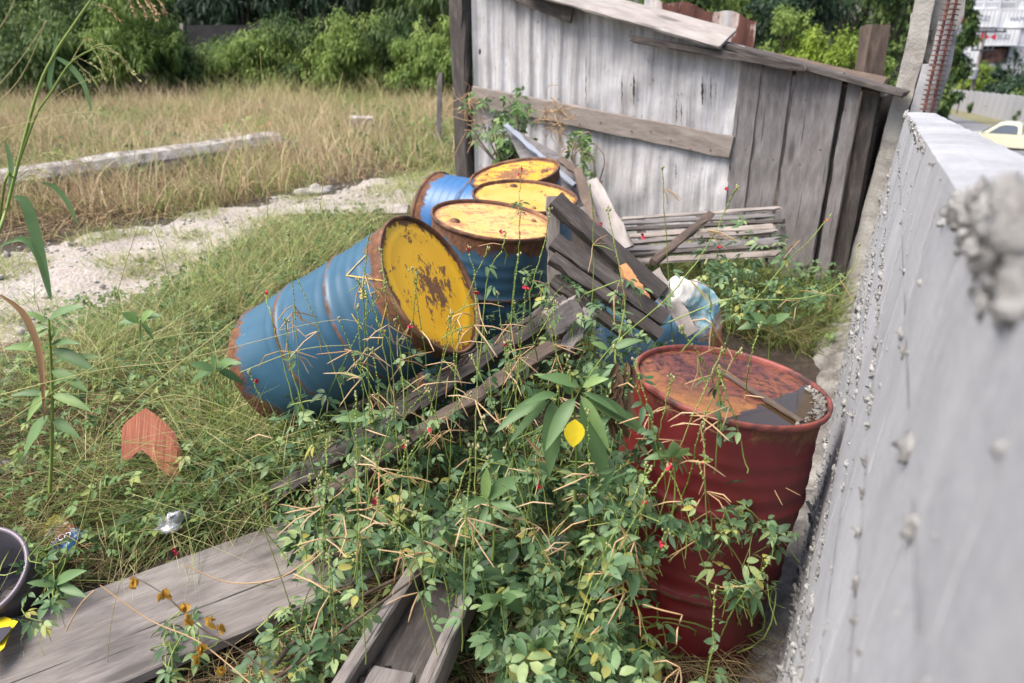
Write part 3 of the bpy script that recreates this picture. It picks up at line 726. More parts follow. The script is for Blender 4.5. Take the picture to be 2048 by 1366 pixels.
# markings on the tipped drum: worn yellow stencil letters wrapped on the body
def wrap_text(body, size, ang, z, root, h):
    o = textmesh('marking', body, size, M_ypaint, .0006); me = o.data
    for v in me.vertices:
        x, y, zz = v.co; a = ang + x / RD; r = RD - .0052 + zz * .5
        v.co = (r * math.cos(a), r * math.sin(a), z + y)
    adopt(o, root, False)
M_blue_i = (wmat(blue).inverted() @ C0); angc = math.atan2(M_blue_i.y, M_blue_i.x)
wrap_text('VA', .062, angc + .02, .73, blue, .88); wrap_text('98', .045, angc - .42, .74, blue, .88)
wrap_text('S', .05, angc + .72, .73, blue, .88); wrap_text('MG', .035, angc + .68, .80, blue, .88)
V = []; F = []
for k in range(25):
    a = 2 * math.pi * k / 24
    for r in (.040, .044):
        t = angc + .78 + r * math.cos(a) / RD * 1.0; V.append(((RD - .0045) * math.cos(t), (RD - .0045) * math.sin(t), .745 + r * math.sin(a)))
for k in range(24): F.append((2 * k, 2 * k + 1, 2 * k + 3, 2 * k + 2))
mk('marking', V, F, M_ypaint, blue, keep=False)
V = []; F = []
def wl_line(p, q, wd=.0022):
    n0 = len(V); n = 8; dx = q[0] - p[0]; dy = q[1] - p[1]; L = math.hypot(dx, dy); nx, ny = -dy / L * wd, dx / L * wd
    for k in range(n + 1):
        for s_ in (-1, 1):
            a = angc + (p[0] + dx * k / n + s_ * nx) / RD; V.append(((RD - .0042) * math.cos(a), (RD - .0042) * math.sin(a), p[1] + dy * k / n + s_ * ny))
    for k in range(n): F.append((n0 + 2 * k, n0 + 2 * k + 1, n0 + 2 * k + 3, n0 + 2 * k + 2))
wl_line((.10, .70), (-.02, .84)); wl_line((.10, .70), (-.05, .68)); wl_line((-.20, .70), (-.10, .86)); wl_line((-.20, .70), (-.24, .80))
mk('marking', V, F, M_ypaint, blue, keep=False)
# rainwater, strip and mud on the red lid
rm = wmat(red); rax = rm.to_3x3() @ Vector((0, 0, 1)); h_ = .90
low = Vector((rax.x, rax.y, 0)).normalized()
def lidpt(x, y, dz=0): return rm @ Vector((x, y, h_ - .014 + dz))
ri = rm.to_3x3().inverted()
def lid_world(wx, wy, dz=0.0):
    v = ri @ Vector((wx, wy, 0)); return lidpt(v.x, v.y, dz)
lowc = lid_world(low.x * .272, low.y * .272); 
V = []; ring = []
wz = lowc.z + .021
n = 72; dirx = Vector((.66, -.75, 0)); perp = Vector((.75, .66, 0))
for k in range(n):
    a = 2 * math.pi * k / n; r = .276
    x = r * math.cos(a); y = r * math.sin(a); t = x * dirx.x + y * dirx.y
    lim = .135 + .014 * mnoise.noise(Vector((y * 22, x * 15, 1)))
    if t < lim:
        s_ = x * perp.x + y * perp.y; s_ *= .92
        x = dirx.x * lim + perp.x * s_; y = dirx.y * lim + perp.y * s_
        lm = lim + .02 * mnoise.noise(Vector((s_ * 30, 3, 7))); x = dirx.x * lm + perp.x * s_; y = dirx.y * lm + perp.y * s_
    p = lid_world(x, y); V.append((p.x, p.y, p.z + .0045))
seen = V; cpt = lid_world(dirx.x * .17, dirx.y * .17, .0045); V = [tuple(cpt)] + V
wtr = mk('rain_puddle', V, [(0, 1 + k, 1 + (k + 1) % n) for k in range(n)], M_water)
tag(wtr, 'brown rainwater pooled on the low side of the rusty red drum lid', 'puddle')
wtr.data.flip_normals() if wtr.data.polygons[0].normal.z < 0 else None
A = lid_world(-.02, .10, .012); B = lid_world(.13, -.235, .012)
o = board('metal_strip', A, B, rax, .018, .009, M_wbrown, jit=.0006, seed=50); tag(o, 'narrow dark strip lying across the rusty red drum lid in the rainwater', 'strip')
sp = Soup()
for i in range(150):
    a = rng.normal(-.42, .28); r = .262 + rng.normal(0, .010); r = min(r, .273); p = lid_world(r * math.cos(a), r * math.sin(a), .006); lump(sp, p, float(rng.exponential(.0025) + .0015), rng.random(), (1, 1, .6), .8, 7)
tag(sp.build('cement_crumbs', M_rubb), 'grey cement crumbs piled along the wall side of the red drum lid', 'rubble')

# ================= timber and debris =================
def tb(o, label, cat='plank', group=None): return tag(o, label, cat, group)
T1 = PZ(35, 1240, .12); T2 = PZ(800, 965, .12); B1 = PZ(270, 1366, .12)
dr = (T2 - T1).normalized(); wv = (B1 - T1) - dr * (B1 - T1).dot(dr); wd = wv.length * .98
o = board('plank', T1 + wv * .5 - dr * .45, T2 + wv * .5 + dr * .25, (0, 0, 1), wd, .04, M_wgrey, jit=.0015, nseg=24, seed=60)
tb(o, 'wide smooth grey plank lying across the lower left corner among the weeds')
# open timber trough at the bottom
tr = thing('timber_trough', PZ(750, 1300, 0), 'weathered grey timber trough of boards on edge at the bottom centre, block across it', 'formwork')
a0 = PZ(672, 1375, .34); a1 = PZ(856, 1090, .24); dd = (a1 - a0).normalized(); sdv = dd.cross(Vector((0, 0, 1))).normalized()
board('side_board', a0 - dd * .15 + Vector((0, 0, -.045)), a1 + dd * .10 + Vector((0, 0, -.045)), sdv, .095, .042, M_wgrey, tr, jit=.0015, nseg=14, seed=61)
b0 = a0 + sdv * .215; b1 = a1 + sdv * .20
board('side_board', b0 - dd * .15 + Vector((0, 0, -.045)), b1 - dd * .06 + Vector((0, 0, -.045)), sdv, .095, .042, M_wgrey, tr, jit=.0015, nseg=14, seed=62, taper=1.0)
board('floor_board', a0 + sdv * .108 - dd * .15 + Vector((0, 0, -.075)), a1 + sdv * .10 + Vector((0, 0, -.075)), (0, 0, 1), .165, .02, M_wdark, tr, jit=.001, seed=63)
e0 = PZ(800, 1332, .30)
e0 = a0 + sdv * .125 + dd * .075; 
board('end_block', e0 - dd * .30, e0, (0, 0, 1), .115, .04, M_wgrey, tr, jit=.0012, seed=64)
o = board('timber_beam', PZ(846, 1142, .26), PZ(893, 1032, .26), (0, 0, 1), .05, .045, M_wgrey, seed=65, taper=.3); tb(o, 'grey beam end with a pointed tip sticking up just beyond the timber trough', 'beam')
# burnt fragment in the trough
sp = Soup(); 
for i in range(14): lump(sp, a0 + sdv * (.045 + .01 * rng.normal()) + dd * (.02 + .012 * i - .05) + Vector((0, 0, -.045)), float(rng.uniform(.012, .02)), rng.random(), (1, 1, .7))
tag(sp.build('charred_chunk', M_noise_char if 'M_noise_char' in globals() else m_noise('char', [(.3, (.006, .006, .006)), (.7, (.035, .03, .028))], 20, .8)), 'black charred chunk wedged between the trough side and its end block', 'charcoal')
# splintered beams in the centre
def pb(p0, d0_, p1, d1_, wdt, t, mat, label, cat='beam', up=(0, -.6, .8), group=None, **kw):
    A = D(*p0, d0_); B = D(*p1, d1_); o = board('timber_beam' if cat == 'beam' else 'plank', A, B, up, wdt, t, mat, **kw); return tag(o, label, cat, group)
pb((560, 985), 2.78, (1128, 612), 2.80, .075, .06, M_wdark, 'long dark splintered beam rising from the weeds to the broken block, upper of the pair', jit=.005, nseg=26, ragged=.04, seed=70)
pb((640, 995), 2.62, (1115, 690), 2.70, .055, .05, M_wbrown, 'dark splintered beam lying just under and in front of the long one', jit=.005, nseg=22, ragged=.04, seed=71)
pb((700, 968), 2.72, (1085, 730), 2.78, .03, .03, M_wdark, 'thin dark batten lying between the two splintered beams', jit=.004, ragged=.04, seed=72)
sp = Soup(); A = D(560, 970, 2.74); B = D(1110, 612, 2.74); n = 46
for i in range(n):
    t = rng.uniform(0, .9); L_ = rng.uniform(.05, .16); q = A.lerp(B, t) + Vector((0, 0, rng.uniform(-.01, .05))); q2 = A.lerp(B, min(1, t + L_ / 1.4)) + Vector((rng.normal(0, .01), 0, rng.uniform(0, .05)))
    tubes(sp, np.array([[tuple(q), tuple(q.lerp(q2, .5)), tuple(q2)]]), [.002, .0028, .0008], .5, 4)
tag(sp.build('splinters', M_wbrown), 'loose brown splinters along the long dark beam', 'splinters', kind='stuff')
pb((1098, 650), 2.66, (1156, 618), 2.72, .10, .035, M_wgrey, 'broken grey wood block with a ragged hole at the upper end of the splintered beams', 'block', up=(.3, -.9, .3), ragged=.012, seed=73)
pb((1130, 700), 2.70, (1180, 625), 2.80, .05, .03, M_wgrey, 'short grey offcut standing beside the broken block', 'block', seed=74)
# propped broken pallet
pl = thing('broken_pallet', D(1110, 560, 3.0), 'broken dark wooden pallet propped against the upright drums with its planks slanting down right', 'pallet')
def pp(p0, d0_, p1, d1_, wdt, t, mat, name='plank', up=(.35, -.75, .5), **kw): return board(name, D(*p0, d0_), D(*p1, d1_), up, wdt, t, mat, pl, **kw)
pp((1108, 402), 3.00, (1322, 588), 2.98, .082, .05, M_wdark, seed=80, jit=.003)
pp((1108, 482), 2.93, (1330, 640), 2.88, .07, .045, M_wdark, seed=81, jit=.003)
pp((1104, 515), 2.90, (1320, 672), 2.84, .05, .04, M_wdark, seed=82, jit=.003)
pp((1104, 560), 2.93, (1260, 672), 2.90, .05, .03, M_wdark, seed=83, jit=.003)
pp((1106, 392), 3.05, (1110, 640), 3.15, .055, .03, M_wgrey, 'post', up=(0, -1, 0), seed=84)
pp((1152, 420), 3.08, (1222, 560), 3.08, .07, .02, M_wgrey, 'post', up=(0, -1, 0), seed=85)
pp((1305, 545), 3.02, (1385, 668), 2.95, .06, .02, M_wpale, 'post', up=(0, -1, 0), seed=86)
pb((1250, 540), 2.95, (1292, 602), 2.9, .04, .02, m_plain('orange_wood', (.50, .22, .09), .7), 'small bright orange-brown splinter piece between the pallet planks', 'offcut', seed=87, ragged=.03)
# stack of slats by the shed
st = thing('slatted_pallet', (D(1400, 500, 4.9).x, D(1400, 500, 4.9).y, .1), 'flat grey slatted pallet lying against the foot of the shed wall', 'pallet')
for i, (yl, yr, w_, t_) in enumerate([(438, 417, .05, .02), (447, 434, .07, .02), (460, 444, .06, .025), (474, 452, .09, .022), (487, 466, .06, .03), (500, 480, .10, .022), (512, 494, .06, .03), (524, 508, .09, .02)]):
    d_ = 5.45 - i * .09
    board('slat', D(1232 + rng.uniform(-8, 14), yl, d_), D(1568 - rng.uniform(0, 30), yr + rng.uniform(-3, 3), d_ - .5), (0, -.25, 1), w_ * .75, t_ * .7, (M_wgrey, M_wshed, M_wdark, M_rail)[i % 4], st, jit=.004, seed=90 + i, ragged=.03)
for i in range(3): board('bearer', D(1280 + 120 * i, 440 - i * 8, 5.62 - .2 * i), D(1290 + 120 * i, 520 - i * 8, 5.05 - .2 * i), (0, 0, 1), .06, .05, M_wdark, st, seed=100 + i)
pb((1421, 428), 4.15, (1306, 525), 3.75, .042, .03, M_wbrown, 'brown square stick leaning diagonally over the slatted pallet', 'stick', seed=105)
# boards leaning on the shed behind the drums
V = []; F = []
tri = [(1008, 247, 5.7), (1105, 300, 5.3), (1160, 345, 5.0), (1205, 470, 4.75), (1120, 440, 5.0), (1060, 360, 5.3)]
for k in range(2):
    for (a, b, d_) in tri: V.append(D(a, b, d_ + .012 * k))
n = len(tri); F = [tuple(range(n)), tuple(range(n, 2 * n))[::-1]] + [(i, i + n, (i + 1) % n + n, (i + 1) % n) for i in range(n)]
o = mk('leaning_panel', V, F, M_wshed); tag(o, 'dark pointed panel leaning on the shed wall behind the upright drums', 'panel')
pb((1012, 252), 5.55, (1150, 372), 4.86, .035, .03, m_plain('blue_grey_batten', (.20, .22, .27), .6), 'bluish grey batten along the slanting edge of the dark leaning panel', 'batten', up=(0, -1, .3), seed=110)
pb((1120, 318), 4.98, (1160, 348), 4.85, .05, .025, M_wbrown, 'short brown board meeting another at an angle above the drum lids', 'board', up=(0, -1, .6), seed=111)
pb((1155, 340), 4.85, (1196, 470), 4.3, .06, .03, M_wbrown, 'brown board sloping steeply down right of the upright drums', 'board', up=(-.2, -1, .3), seed=112)
pb((1178, 362), 4.8, (1245, 500), 4.5, .12, .02, M_wpale, 'pale tapering board leaning on the shed foot right of the brown board', 'board', up=(.1, -1, .2), seed=113, taper=1.3)
# cement sack
g = G('sack_paper'); sx = g.n('SeparateXYZ', i0=g.tc.outputs['Object']); nz = g.noise(6, 5); n2_ = g.noise(26, 5)
f = g.math('ADD', sx.outputs[0], g.math('MULTIPLY', g.math('SUBTRACT', nz, .5), .05))
c = g.ramp(g.n('MapRange', i0=f, i1=-.16, i2=.16, i3=0, i4=1).outputs[0], [(.0, (.50, .48, .45)), (.20, (.48, .46, .43)), (.25, (.24, .44, .48)), (.66, (.22, .44, .52)), (.74, (.14, .33, .48)), (.82, (.40, .22, .12)), (1, (.34, .18, .10))])
c = g.mix(g.ramp(n2_, [(.5, 0.0), (.56, .75)]), c, (.46, .46, .45))
g.bsdf(c, .6, bump=nz, bstr=.5, bdist=.02); M_sack = g.m
V = []; F = []; nu, nv = 44, 36
for i in range(nu):
    for j in range(nv):
        u = -1 + 2 * i / (nu - 1); a = 2 * math.pi * j / nv
        r = (1 - abs(u) ** 3.5) ** .5 if abs(u) < 1 else 0
        x = .17 * u; y = .095 * (r * .9 + .1) * math.cos(a); z = .055 * r * math.sin(a)
        k = 1 + .30 * mnoise.noise(Vector((x * 11, y * 15, z * 12))) - .35 * abs(mnoise.noise(Vector((x * 24, y * 30, z * 24 + 4))))
        V.append((x, y * k, z * k * .75 + .05 * mnoise.noise(Vector((x * 8, y * 8, 5)))))
for i in range(nu - 1):
    for j in range(nv): F.append((i * nv + j, (i + 1) * nv + j, (i + 1) * nv + (j + 1) % nv, i * nv + (j + 1) % nv))
F += [tuple(range(nv)), tuple((nu - 1) * nv + j for j in range(nv))[::-1]]
o = mk('cement_sack', V, F, M_sack, smooth=False, matrix=frame(D(1390, 618, 3.05), (.62, .1, -.66), (-.35, -.62, .70))); tag(o, 'crumpled pale blue and white paper sack with a brown end, slumped behind the red drum', 'sack')
# clay tile shard
sh = [(284, 820), (315, 842), (341, 868), (354, 903), (354, 960), (335, 950), (315, 934), (298, 912), (284, 900), (272, 906), (262, 917), (242, 922), (243, 890), (244, 856), (254, 842)]
gy = P(300, 1000); V = []
for k in range(2):
    for (a, b) in sh: V.append(U(a, b, gy.y + (955 - b) * .0010 + .001 * k) + Vector((.010, .012, .004)) * k)
n = len(sh); F = [tuple(range(n)), tuple(range(n, 2 * n))[::-1]] + [(i, i + n, (i + 1) % n + n, (i + 1) % n) for i in range(n)]
o = mk('clay_tile_shard', V, F, M_tile); bpy.context.view_layer.update(); tag(o, 'orange-red ridged clay tile shard with a notched lower edge standing in the grass', 'tile')
# snack packet, foil, bucket, yellow scrap
g = G('packet_print'); sx = g.n('SeparateXYZ', i0=g.tc.outputs['Object']); nz = g.noise(9, 4); 
f = g.math('ADD', g.math('ADD', sx.outputs[0], g.math('MULTIPLY', sx.outputs[1], -.4)), g.math('MULTIPLY', g.math('SUBTRACT', nz, .5), .05))
c = g.ramp(g.n('MapRange', i0=f, i1=-.10, i2=.10, i3=0, i4=1).outputs[0], [(0, (.36, .32, .05)), (.25, (.40, .35, .08)), (.30, (.44, .44, .42)), (.42, (.40, .19, .11)), (.52, (.42, .24, .15)), (.58, (.22, .04, .03)), (.66, (.01, .07, .20)), (.9, (.01, .11, .28))])
nd = [x for x in g.t.nodes if x.type == 'VALTORGB'][-1]; nd.color_ramp.interpolation = 'CONSTANT'
g.bsdf(c, .25, bump=nz, bstr=.4, bdist=.01); M_pack = g.m
def pillow(name, mat, M, lx, ly, lz, seed=0, crump=.3, freq=14):
    V = []; F = []; n = 26
    for s_ in (1, -1):
        for i in range(n):
            for j in range(n):
                u = -1 + 2 * i / (n - 1); v = -1 + 2 * j / (n - 1); e = (1 - u ** 6) * (1 - v ** 6)
                x = lx * u; y = ly * v; q = Vector((x * freq, y * freq, seed))
                V.append((x + crump * .1 * lx * mnoise.noise(q), y + crump * .1 * ly * mnoise.noise(q + Vector((5, 5, 5))), s_ * lz * e ** .5 + crump * lz * 2 * mnoise.noise(q * 1.3)))
    for k in range(2):
        o_ = k * n * n
        for i in range(n - 1):
            for j in range(n - 1):
                q = (o_ + i * n + j, o_ + (i + 1) * n + j, o_ + (i + 1) * n + j + 1, o_ + i * n + j + 1); F.append(q if k == 0 else q[::-1])
    return mk(name, V, F, mat, smooth=True, matrix=M)
pc = P(125, 1092) + Vector((0, 0, .05)); PM = frame(pc, (.85, -.50, -.05), (-.1, -.55, .8))
o = pillow('snack_packet', M_pack, PM, .10, .055, .014, 3); tag(o, 'crumpled snack packet in yellow, orange and blue lying in the grass near the left edge', 'packet')
t = textmesh('lettering', 'ISCO', .036, m_plain('white_print', (.75, .75, .75), .4), .0004)
t.matrix_basis = PM @ Matrix.Translation((.022, -.035, .027)) @ Matrix.Rotation(R(38), 4, 'Z'); adopt(t, o)
g = G('foil'); g.bsdf(g.ramp(g.noise(20, 4), [(.35, (.28, .27, .30)), (.6, (.62, .61, .64))]), .3, .5, bump=g.noise(50, 4), bstr=.6, bdist=.01); M_foil = g.m
def wad(name, c_, r, mat, label, cat, seed, sq=(1, 1, .7)):
    s = Soup(); lump(s, (0, 0, 0), r, .5, sq, .55, 14); o = s.build(name, mat, smooth=False); o.location = c_; return tag(o, label, cat)
wad('foil_wad', P(352, 1090) + Vector((0, 0, .10)), .050, M_foil, 'silvery crumpled foil wad half hidden in dry grass above the wide grey plank', 'foil', 1)
wad('plastic_scrap', P(1110, 1190) + Vector((0, 0, .2)), .05, M_foil, 'pale crumpled plastic scrap in the dark gap left of the red drum', 'scrap', 2)
wad('litter_scrap', P(20, 940) + Vector((0, 0, .02)), .05, M_foil, 'whitish torn litter scrap at the left edge beside the broad leaved weed', 'scrap', 2, (1.4, 1, .4))
bk = thing('bucket', D(-62, 1150, 2.25) - Vector((0, -.5, .866)) * .24, 'dark purple-grey plastic bucket cut off by the left edge, its mouth facing up', 'bucket', rot=(R(30), R(4), 0))
V, F = lathe([(.001, .012), (.12, .012), (.145, .24), (.151, .24), (.126, .0), (.001, 0)], 48); mk('shell', V, F, M_black, bk, True, keep=False)
V, F = lathe([(.143, .235), (.145, .247), (.155, .249), (.159, .240), (.155, .228), (.150, .228)], 48); mk('rim', V, F, M_rimp, bk, True, keep=False)
M_yel = m_plain('yellow_plastic', (.72, .55, .02), .4)
V = []; 
for k in range(2):
    for (a, b) in [(-60, 1250), (10, 1233), (36, 1243), (22, 1262), (8, 1295), (-40, 1340)]: p = PZ(a, b, .20 - .01 * k); V.append(p)
n = 6; F = [tuple(range(n)), tuple(range(n, 2 * n))[::-1]] + [(i, i + n, (i + 1) % n + n, (i + 1) % n) for i in range(n)]
ys_ = mk('plastic_scrap', V, F, M_yel); tag(ys_, 'yellow and black plastic scrap on the wide plank at the left edge', 'scrap')
V = []
for k in range(2):
    for (a, b) in [(-60, 1265), (22, 1252), (20, 1262), (0, 1285), (-50, 1300)]: V.append(PZ(a, b, .212 - .006 * k))
n = 5; F = [tuple(range(n)), tuple(range(n, 2 * n))[::-1]] + [(i, i + n, (i + 1) % n + n, (i + 1) % n) for i in range(n)]
mk('black_stripe', V, F, M_black, ys_)
# path plank, concrete beam, field block, stake
A = P(572, 443); B = P(818, 452)
o = board('plank', A + Vector((0, 0, .10)), B + Vector((0, 0, .16)), (0, -.5, 1), .13, .03, M_wpale, seed=120); tb(o, 'pale sun-bleached plank lying on the gravel path left of the drums')
A = P(60, 385) ; B = P(566, 303); dv = (B - A); A = A - dv * .1
V = []; F = []; n = 40; M_ = frame(A + Vector((0, 0, .12)), dv, (0, 0, 1)); L_ = dv.length * 1.1
prof = [(-.18, -.16), (.18, -.16), (.20, .05), (.13, .15), (0, .185), (-.13, .15), (-.20, .05)]
for i in range(n + 1):
    for k, (y, z) in enumerate(prof):
        x = L_ * i / n; q = 1 + .16 * mnoise.noise(Vector((x * 1.5, y * 4, z * 4))); 
        if i == n: x += .05 * mnoise.noise(Vector((y * 20, z * 20, 1))) - (.16 if z > .05 else 0)
        V.append((x, y * q, z * q))
for i in range(n):
    for k in range(7): F.append((i * 7 + k, (i + 1) * 7 + k, (i + 1) * 7 + (k + 1) % 7, i * 7 + (k + 1) % 7))
F += [tuple(range(7)), tuple(n * 7 + k for k in range(7))[::-1]]
o = mk('concrete_beam', V, F, M_oldc, smooth=False, matrix=M_); tag(o, 'long pale weathered concrete beam lying in the dry grass at the upper left', 'beam')
p = P(725, 272); v_, f_ = cuboid(-.20, .20, -.12, .12, -.02, .34)
o = mk('concrete_block', v_, f_, M_oldc); o.location = p; o.rotation_euler = (.06, .04, .2); md = o.modifiers.new('b', 'BEVEL'); md.width = .02; md.segments = 2; tag(o, 'small pale concrete block standing in the tall dry grass', 'block')
p = P(877, 300); q = p + Vector((.07, 0, 1.15)); o = board('stake', p, q, (0, -1, 0), .085, .05, M_wgrey, seed=122, taper=.85); tag(o, 'upright grey wooden stake in the dry grass left of the shed post', 'stake')
# chunks and rocks
def rock(px, py, r, label, mat, sq=(1, 1, .7), group=None, name='rock', dz=.3, cat='rock'):
    s = Soup(); lump(s, (0, 0, 0), r, .5, sq, .5, 9); o = s.build(name, mat, smooth=False); p = P(px, py); o.location = p + Vector((0, 0, r * dz)); o.rotation_euler = (0, 0, px * .1); return tag(o, label, cat, group)
M_brk = m_noise('dark_chunk', [(.3, (.07, .06, .06)), (.7, (.17, .15, .145))], 10, .9, .6)
for (px, py, sx_, sy_, sz_, rz, lab) in [(1605, 665, .10, .06, .05, .5, 'dark squarish masonry chunk in weeds at the wall foot, largest of its heap'), (1602, 690, .035, .03, .02, .2, 'small dark brick bit just in front of the large masonry chunk'), (1570, 655, .06, .05, .05, 1.0, 'dark masonry chunk left of the largest one by the wall foot'), (1640, 640, .05, .05, .04, .3, 'grey chunk between the masonry heap and the concrete column')]:
    v_, f_ = cuboid(-sx_, sx_, -sy_, sy_, -.02, sz_); v_ = [(a + .2 * sx_ * mnoise.noise(Vector((a * 40, b * 40, c))), b * (1 + .2 * mnoise.noise(Vector((b * 30, a * 20, c)))), c) for a, b, c in v_]
    o = mk('masonry_chunk', v_, f_, M_brk); o.location = P(px, py) + Vector((0, 0, .02)); o.rotation_euler = (.12, -.1, rz); md = o.modifiers.new('b', 'BEVEL'); md.width = .006; md.segments = 2; tag(o, lab, 'chunk')
rock(632, 392, .14, 'white lime rubble heap on the gravel path beyond the tipped drum', M_oldc, (1.4, .8, .5), name='rubble_heap', cat='rubble')
rock(36, 775, .10, 'grey stone at the left edge beside the broad leaved weed stem', M_oldc, (1.2, .8, .6)); rock(98, 775, .07, 'pinkish grey stone just right of the weed stem', M_oldc, (1, .8, .6)); rock(150, 790, .07, 'pale stone farthest from the left edge of the three beside the weed', M_oldc, (1.1, .8, .6))
M_redb = m_plain('red_brick', (.34, .12, .07), .9)
rock(540, 262, .16, 'reddish brick fragment in the dry field beyond the concrete beam', M_redb, (1.6, .8, .5), cat='brick'); rock(588, 272, .12, 'reddish brick fragment right of another beyond the beam end', M_redb, (1.4, .8, .5), cat='brick')
# loose gravel and lime bits
sp = Soup(); pwp = [(P(*p).x, P(*p).y) for p in PATH]
xs_ = rng.uniform(-6, .4, 9000); ys_2 = rng.uniform(2.8, 10.5, 9000); k = inpoly(xs_, ys_2, pwp); xs_ = xs_[k][:2600]; ys_2 = ys_2[k][:2600]
for x, y in zip(xs_, ys_2):
    r = float(rng.exponential(.006) + .003); lump(sp, (x, y, float(gh(x, y)) + .02 + r * .2), min(r, .045), rng.random(), (1, 1, .6), .4, 5)
tag(sp.build('loose_gravel', M_oldc, smooth=False), 'pale loose stones scattered over the gravel path', 'gravel', kind='stuff')

# ================= beyond the wall =================
M_fence = m_noise('fence_concrete', [(.3, (.30, .30, .32)), (.7, (.42, .42, .44))], 1.2, .9, .3, 10, .02, (2, 2, .3))
ff = thing('perimeter_wall', (50, 82, -6), 'plain grey concrete panel fence across the street, seen over the near wall', 'fence')
def fpt(t): 
    y = 98.5 + (62 - 98.5) * t; return .505 * y + fs(y) + .3, y
for i in range(15):
    (x0, y0), (x1, y1) = fpt(i / 15), fpt((i + 1) / 15); z0 = float(gh(x0, y0)); dx, dy = x1 - x0, y1 - y0; L_ = math.hypot(dx, dy)
    v_, f_ = cuboid(0, L_ - .08, -.05, .05, -.4, 2.36 + .02 * (i % 3)); o = mk('panel', v_, f_, M_fence, ff, matrix=Matrix.Translation((x0, y0, z0)) @ Matrix.Rotation(math.atan2(dy, dx), 4, 'Z'))
    v_, f_ = cuboid(-.08, -.0, -.07, .07, -.4, 2.38); mk('fence_post', v_, f_, M_fence, ff, matrix=Matrix.Translation((x0, y0, z0)) @ Matrix.Rotation(math.atan2(dy, dx), 4, 'Z'))
x0, y0 = fpt(0); v_, f_ = cuboid(-30, 0, -.05, .05, -.4, 2.4); mk('panel', v_, f_, M_fence, ff, matrix=Matrix.Translation((x0, y0, float(gh(x0, y0)))) @ Matrix.Rotation(R(-5), 4, 'Z'))
# utility pole
pb_ = D(1936, 214, 88); zg = float(gh(pb_.x, pb_.y)); hp = D(1969, 60, 88).z
up_ = thing('utility_pole', (pb_.x, pb_.y, zg), 'concrete utility pole with a crossarm and transformer in front of the far fence', 'pole')
M_pole = m_plain('pole_concrete', (.24, .215, .19), .9); M_dk = m_plain('dark_metal', (.06, .06, .07), .6)
s = Soup(); tubes(s, np.array([[(pb_.x, pb_.y, zg - .3 + (hp - zg + .3) * t) for t in np.linspace(0, 1, 8)]]), np.linspace(.26, .13, 8), .5, 8); s.build('shaft', M_pole, up_)
for k, (dz, w_) in enumerate([(-.2, 2.3), (-2.2, 1.3)]):
    v_, f_ = cuboid(-w_, w_, -.08, .08, -.09, .09); mk('crossarm', v_, f_, M_dk, up_, matrix=Matrix.Translation((pb_.x, pb_.y - .2, hp + dz)))
    for q in (-1, -.5, .5, 1):
        V, F = lathe([(.001, .1), (.08, .1), (.12, .2), (.06, .3), (.10, .38), (.001, .45)], 8); mk('insulator', [(a + pb_.x + q * w_ * .9, b + pb_.y - .2, c + hp + dz) for a, b, c in V], F, M_dk, up_)
V, F = lathe([(.001, 0), (.42, 0), (.45, .1), (.45, 1.1), (.3, 1.25), (.001, 1.3)], 14); mk('transformer', [(a + pb_.x - .5, b + pb_.y - .4, c + hp - 5.4) for a, b, c in V], F, m_plain('grey_metal', (.30, .31, .33), .5), up_)
lb = D(1936, 128, 80); lt = D(1912, 107, 80); s = Soup()
la = thing('street_lamp', (lb.x, lb.y, float(gh(lb.x, lb.y))), 'thin curved street lamp just left of the utility pole', 'lamp')
tubes(s, curve([(lb.x, lb.y, float(gh(lb.x, lb.y))), tuple(lb), tuple(D(1930, 112, 80)), tuple(lt)], 16)[None], .06, .5, 6); s.build('arm', M_dk, la)
s = Soup(); lump(s, lt, .22, .5, (2, 1, .5), .1, 8); s.build('lamp_head', M_dk, la)
for k in range(3):
    s = Soup(); a = Vector((pb_.x + (k - 1) * 1.8, pb_.y, hp + .2)); b = a + Vector((60, -42, 1.5)); tubes(s, curve([a, a.lerp(b, .5) - Vector((0, 0, 1.6)), b], 16)[None], .025, .5, 4)
    o = s.build('power_line', M_dk); tag(o, 'dark overhead power line strung from the far utility pole to the right', 'cable', 'power lines on the far pole')
# containers
M_cont = m_noise('container_paint', [(.3, (.66, .66, .68)), (.7, (.80, .80, .81))], .6, .5, .1, 8, .01)
M_cgr = m_noise('container_grey', [(.3, (.38, .38, .40)), (.7, (.46, .46, .48))], .6, .6)
M_cred = m_plain('container_red', (.70, .03, .06), .5); M_ctxt = m_plain('container_text', (.22, .23, .32), .6); M_open = m_noise('container_inside', [(.35, (.03, .02, .018)), (.6, (.20, .11, .08))], 1.5, .9)
CL, CH, CW = 12.19, 2.59, 2.44
def container(mat=None):
    r = thing('shipping_container', (0, 0, 0), 'white', 'container'); nx = 84; V = []; F = []
    for i in range(nx + 1):
        x = .12 + (CL - .24) * i / nx; d = .036 * (1 if i % 4 in (0, 1) else 0)
        for z in (.16, CH - .12): V.append((x, d, z))
    for i in range(nx): F.append((2 * i, 2 * i + 2, 2 * i + 3, 2 * i + 1))
    v2, f2 = cuboid(.0, CL, .05, CW, .0, CH); V, F = merge([(V, F), (v2, f2)])
    mk('side_panel', V, F, mat or M_cont, r, keep=False)
    fr = merge([cuboid(0, CL, -.012, .08, 0, .16), cuboid(0, CL, -.012, .08, CH - .12, CH + .001)]); mk('rail', *fr, mat or M_cont, r, keep=False)
    for x in (0, CL - .16): mk('corner_post', *cuboid(x, x + .16, -.02, .1, .002, CH - .002), mat or M_cont, r, keep=False)
    return r
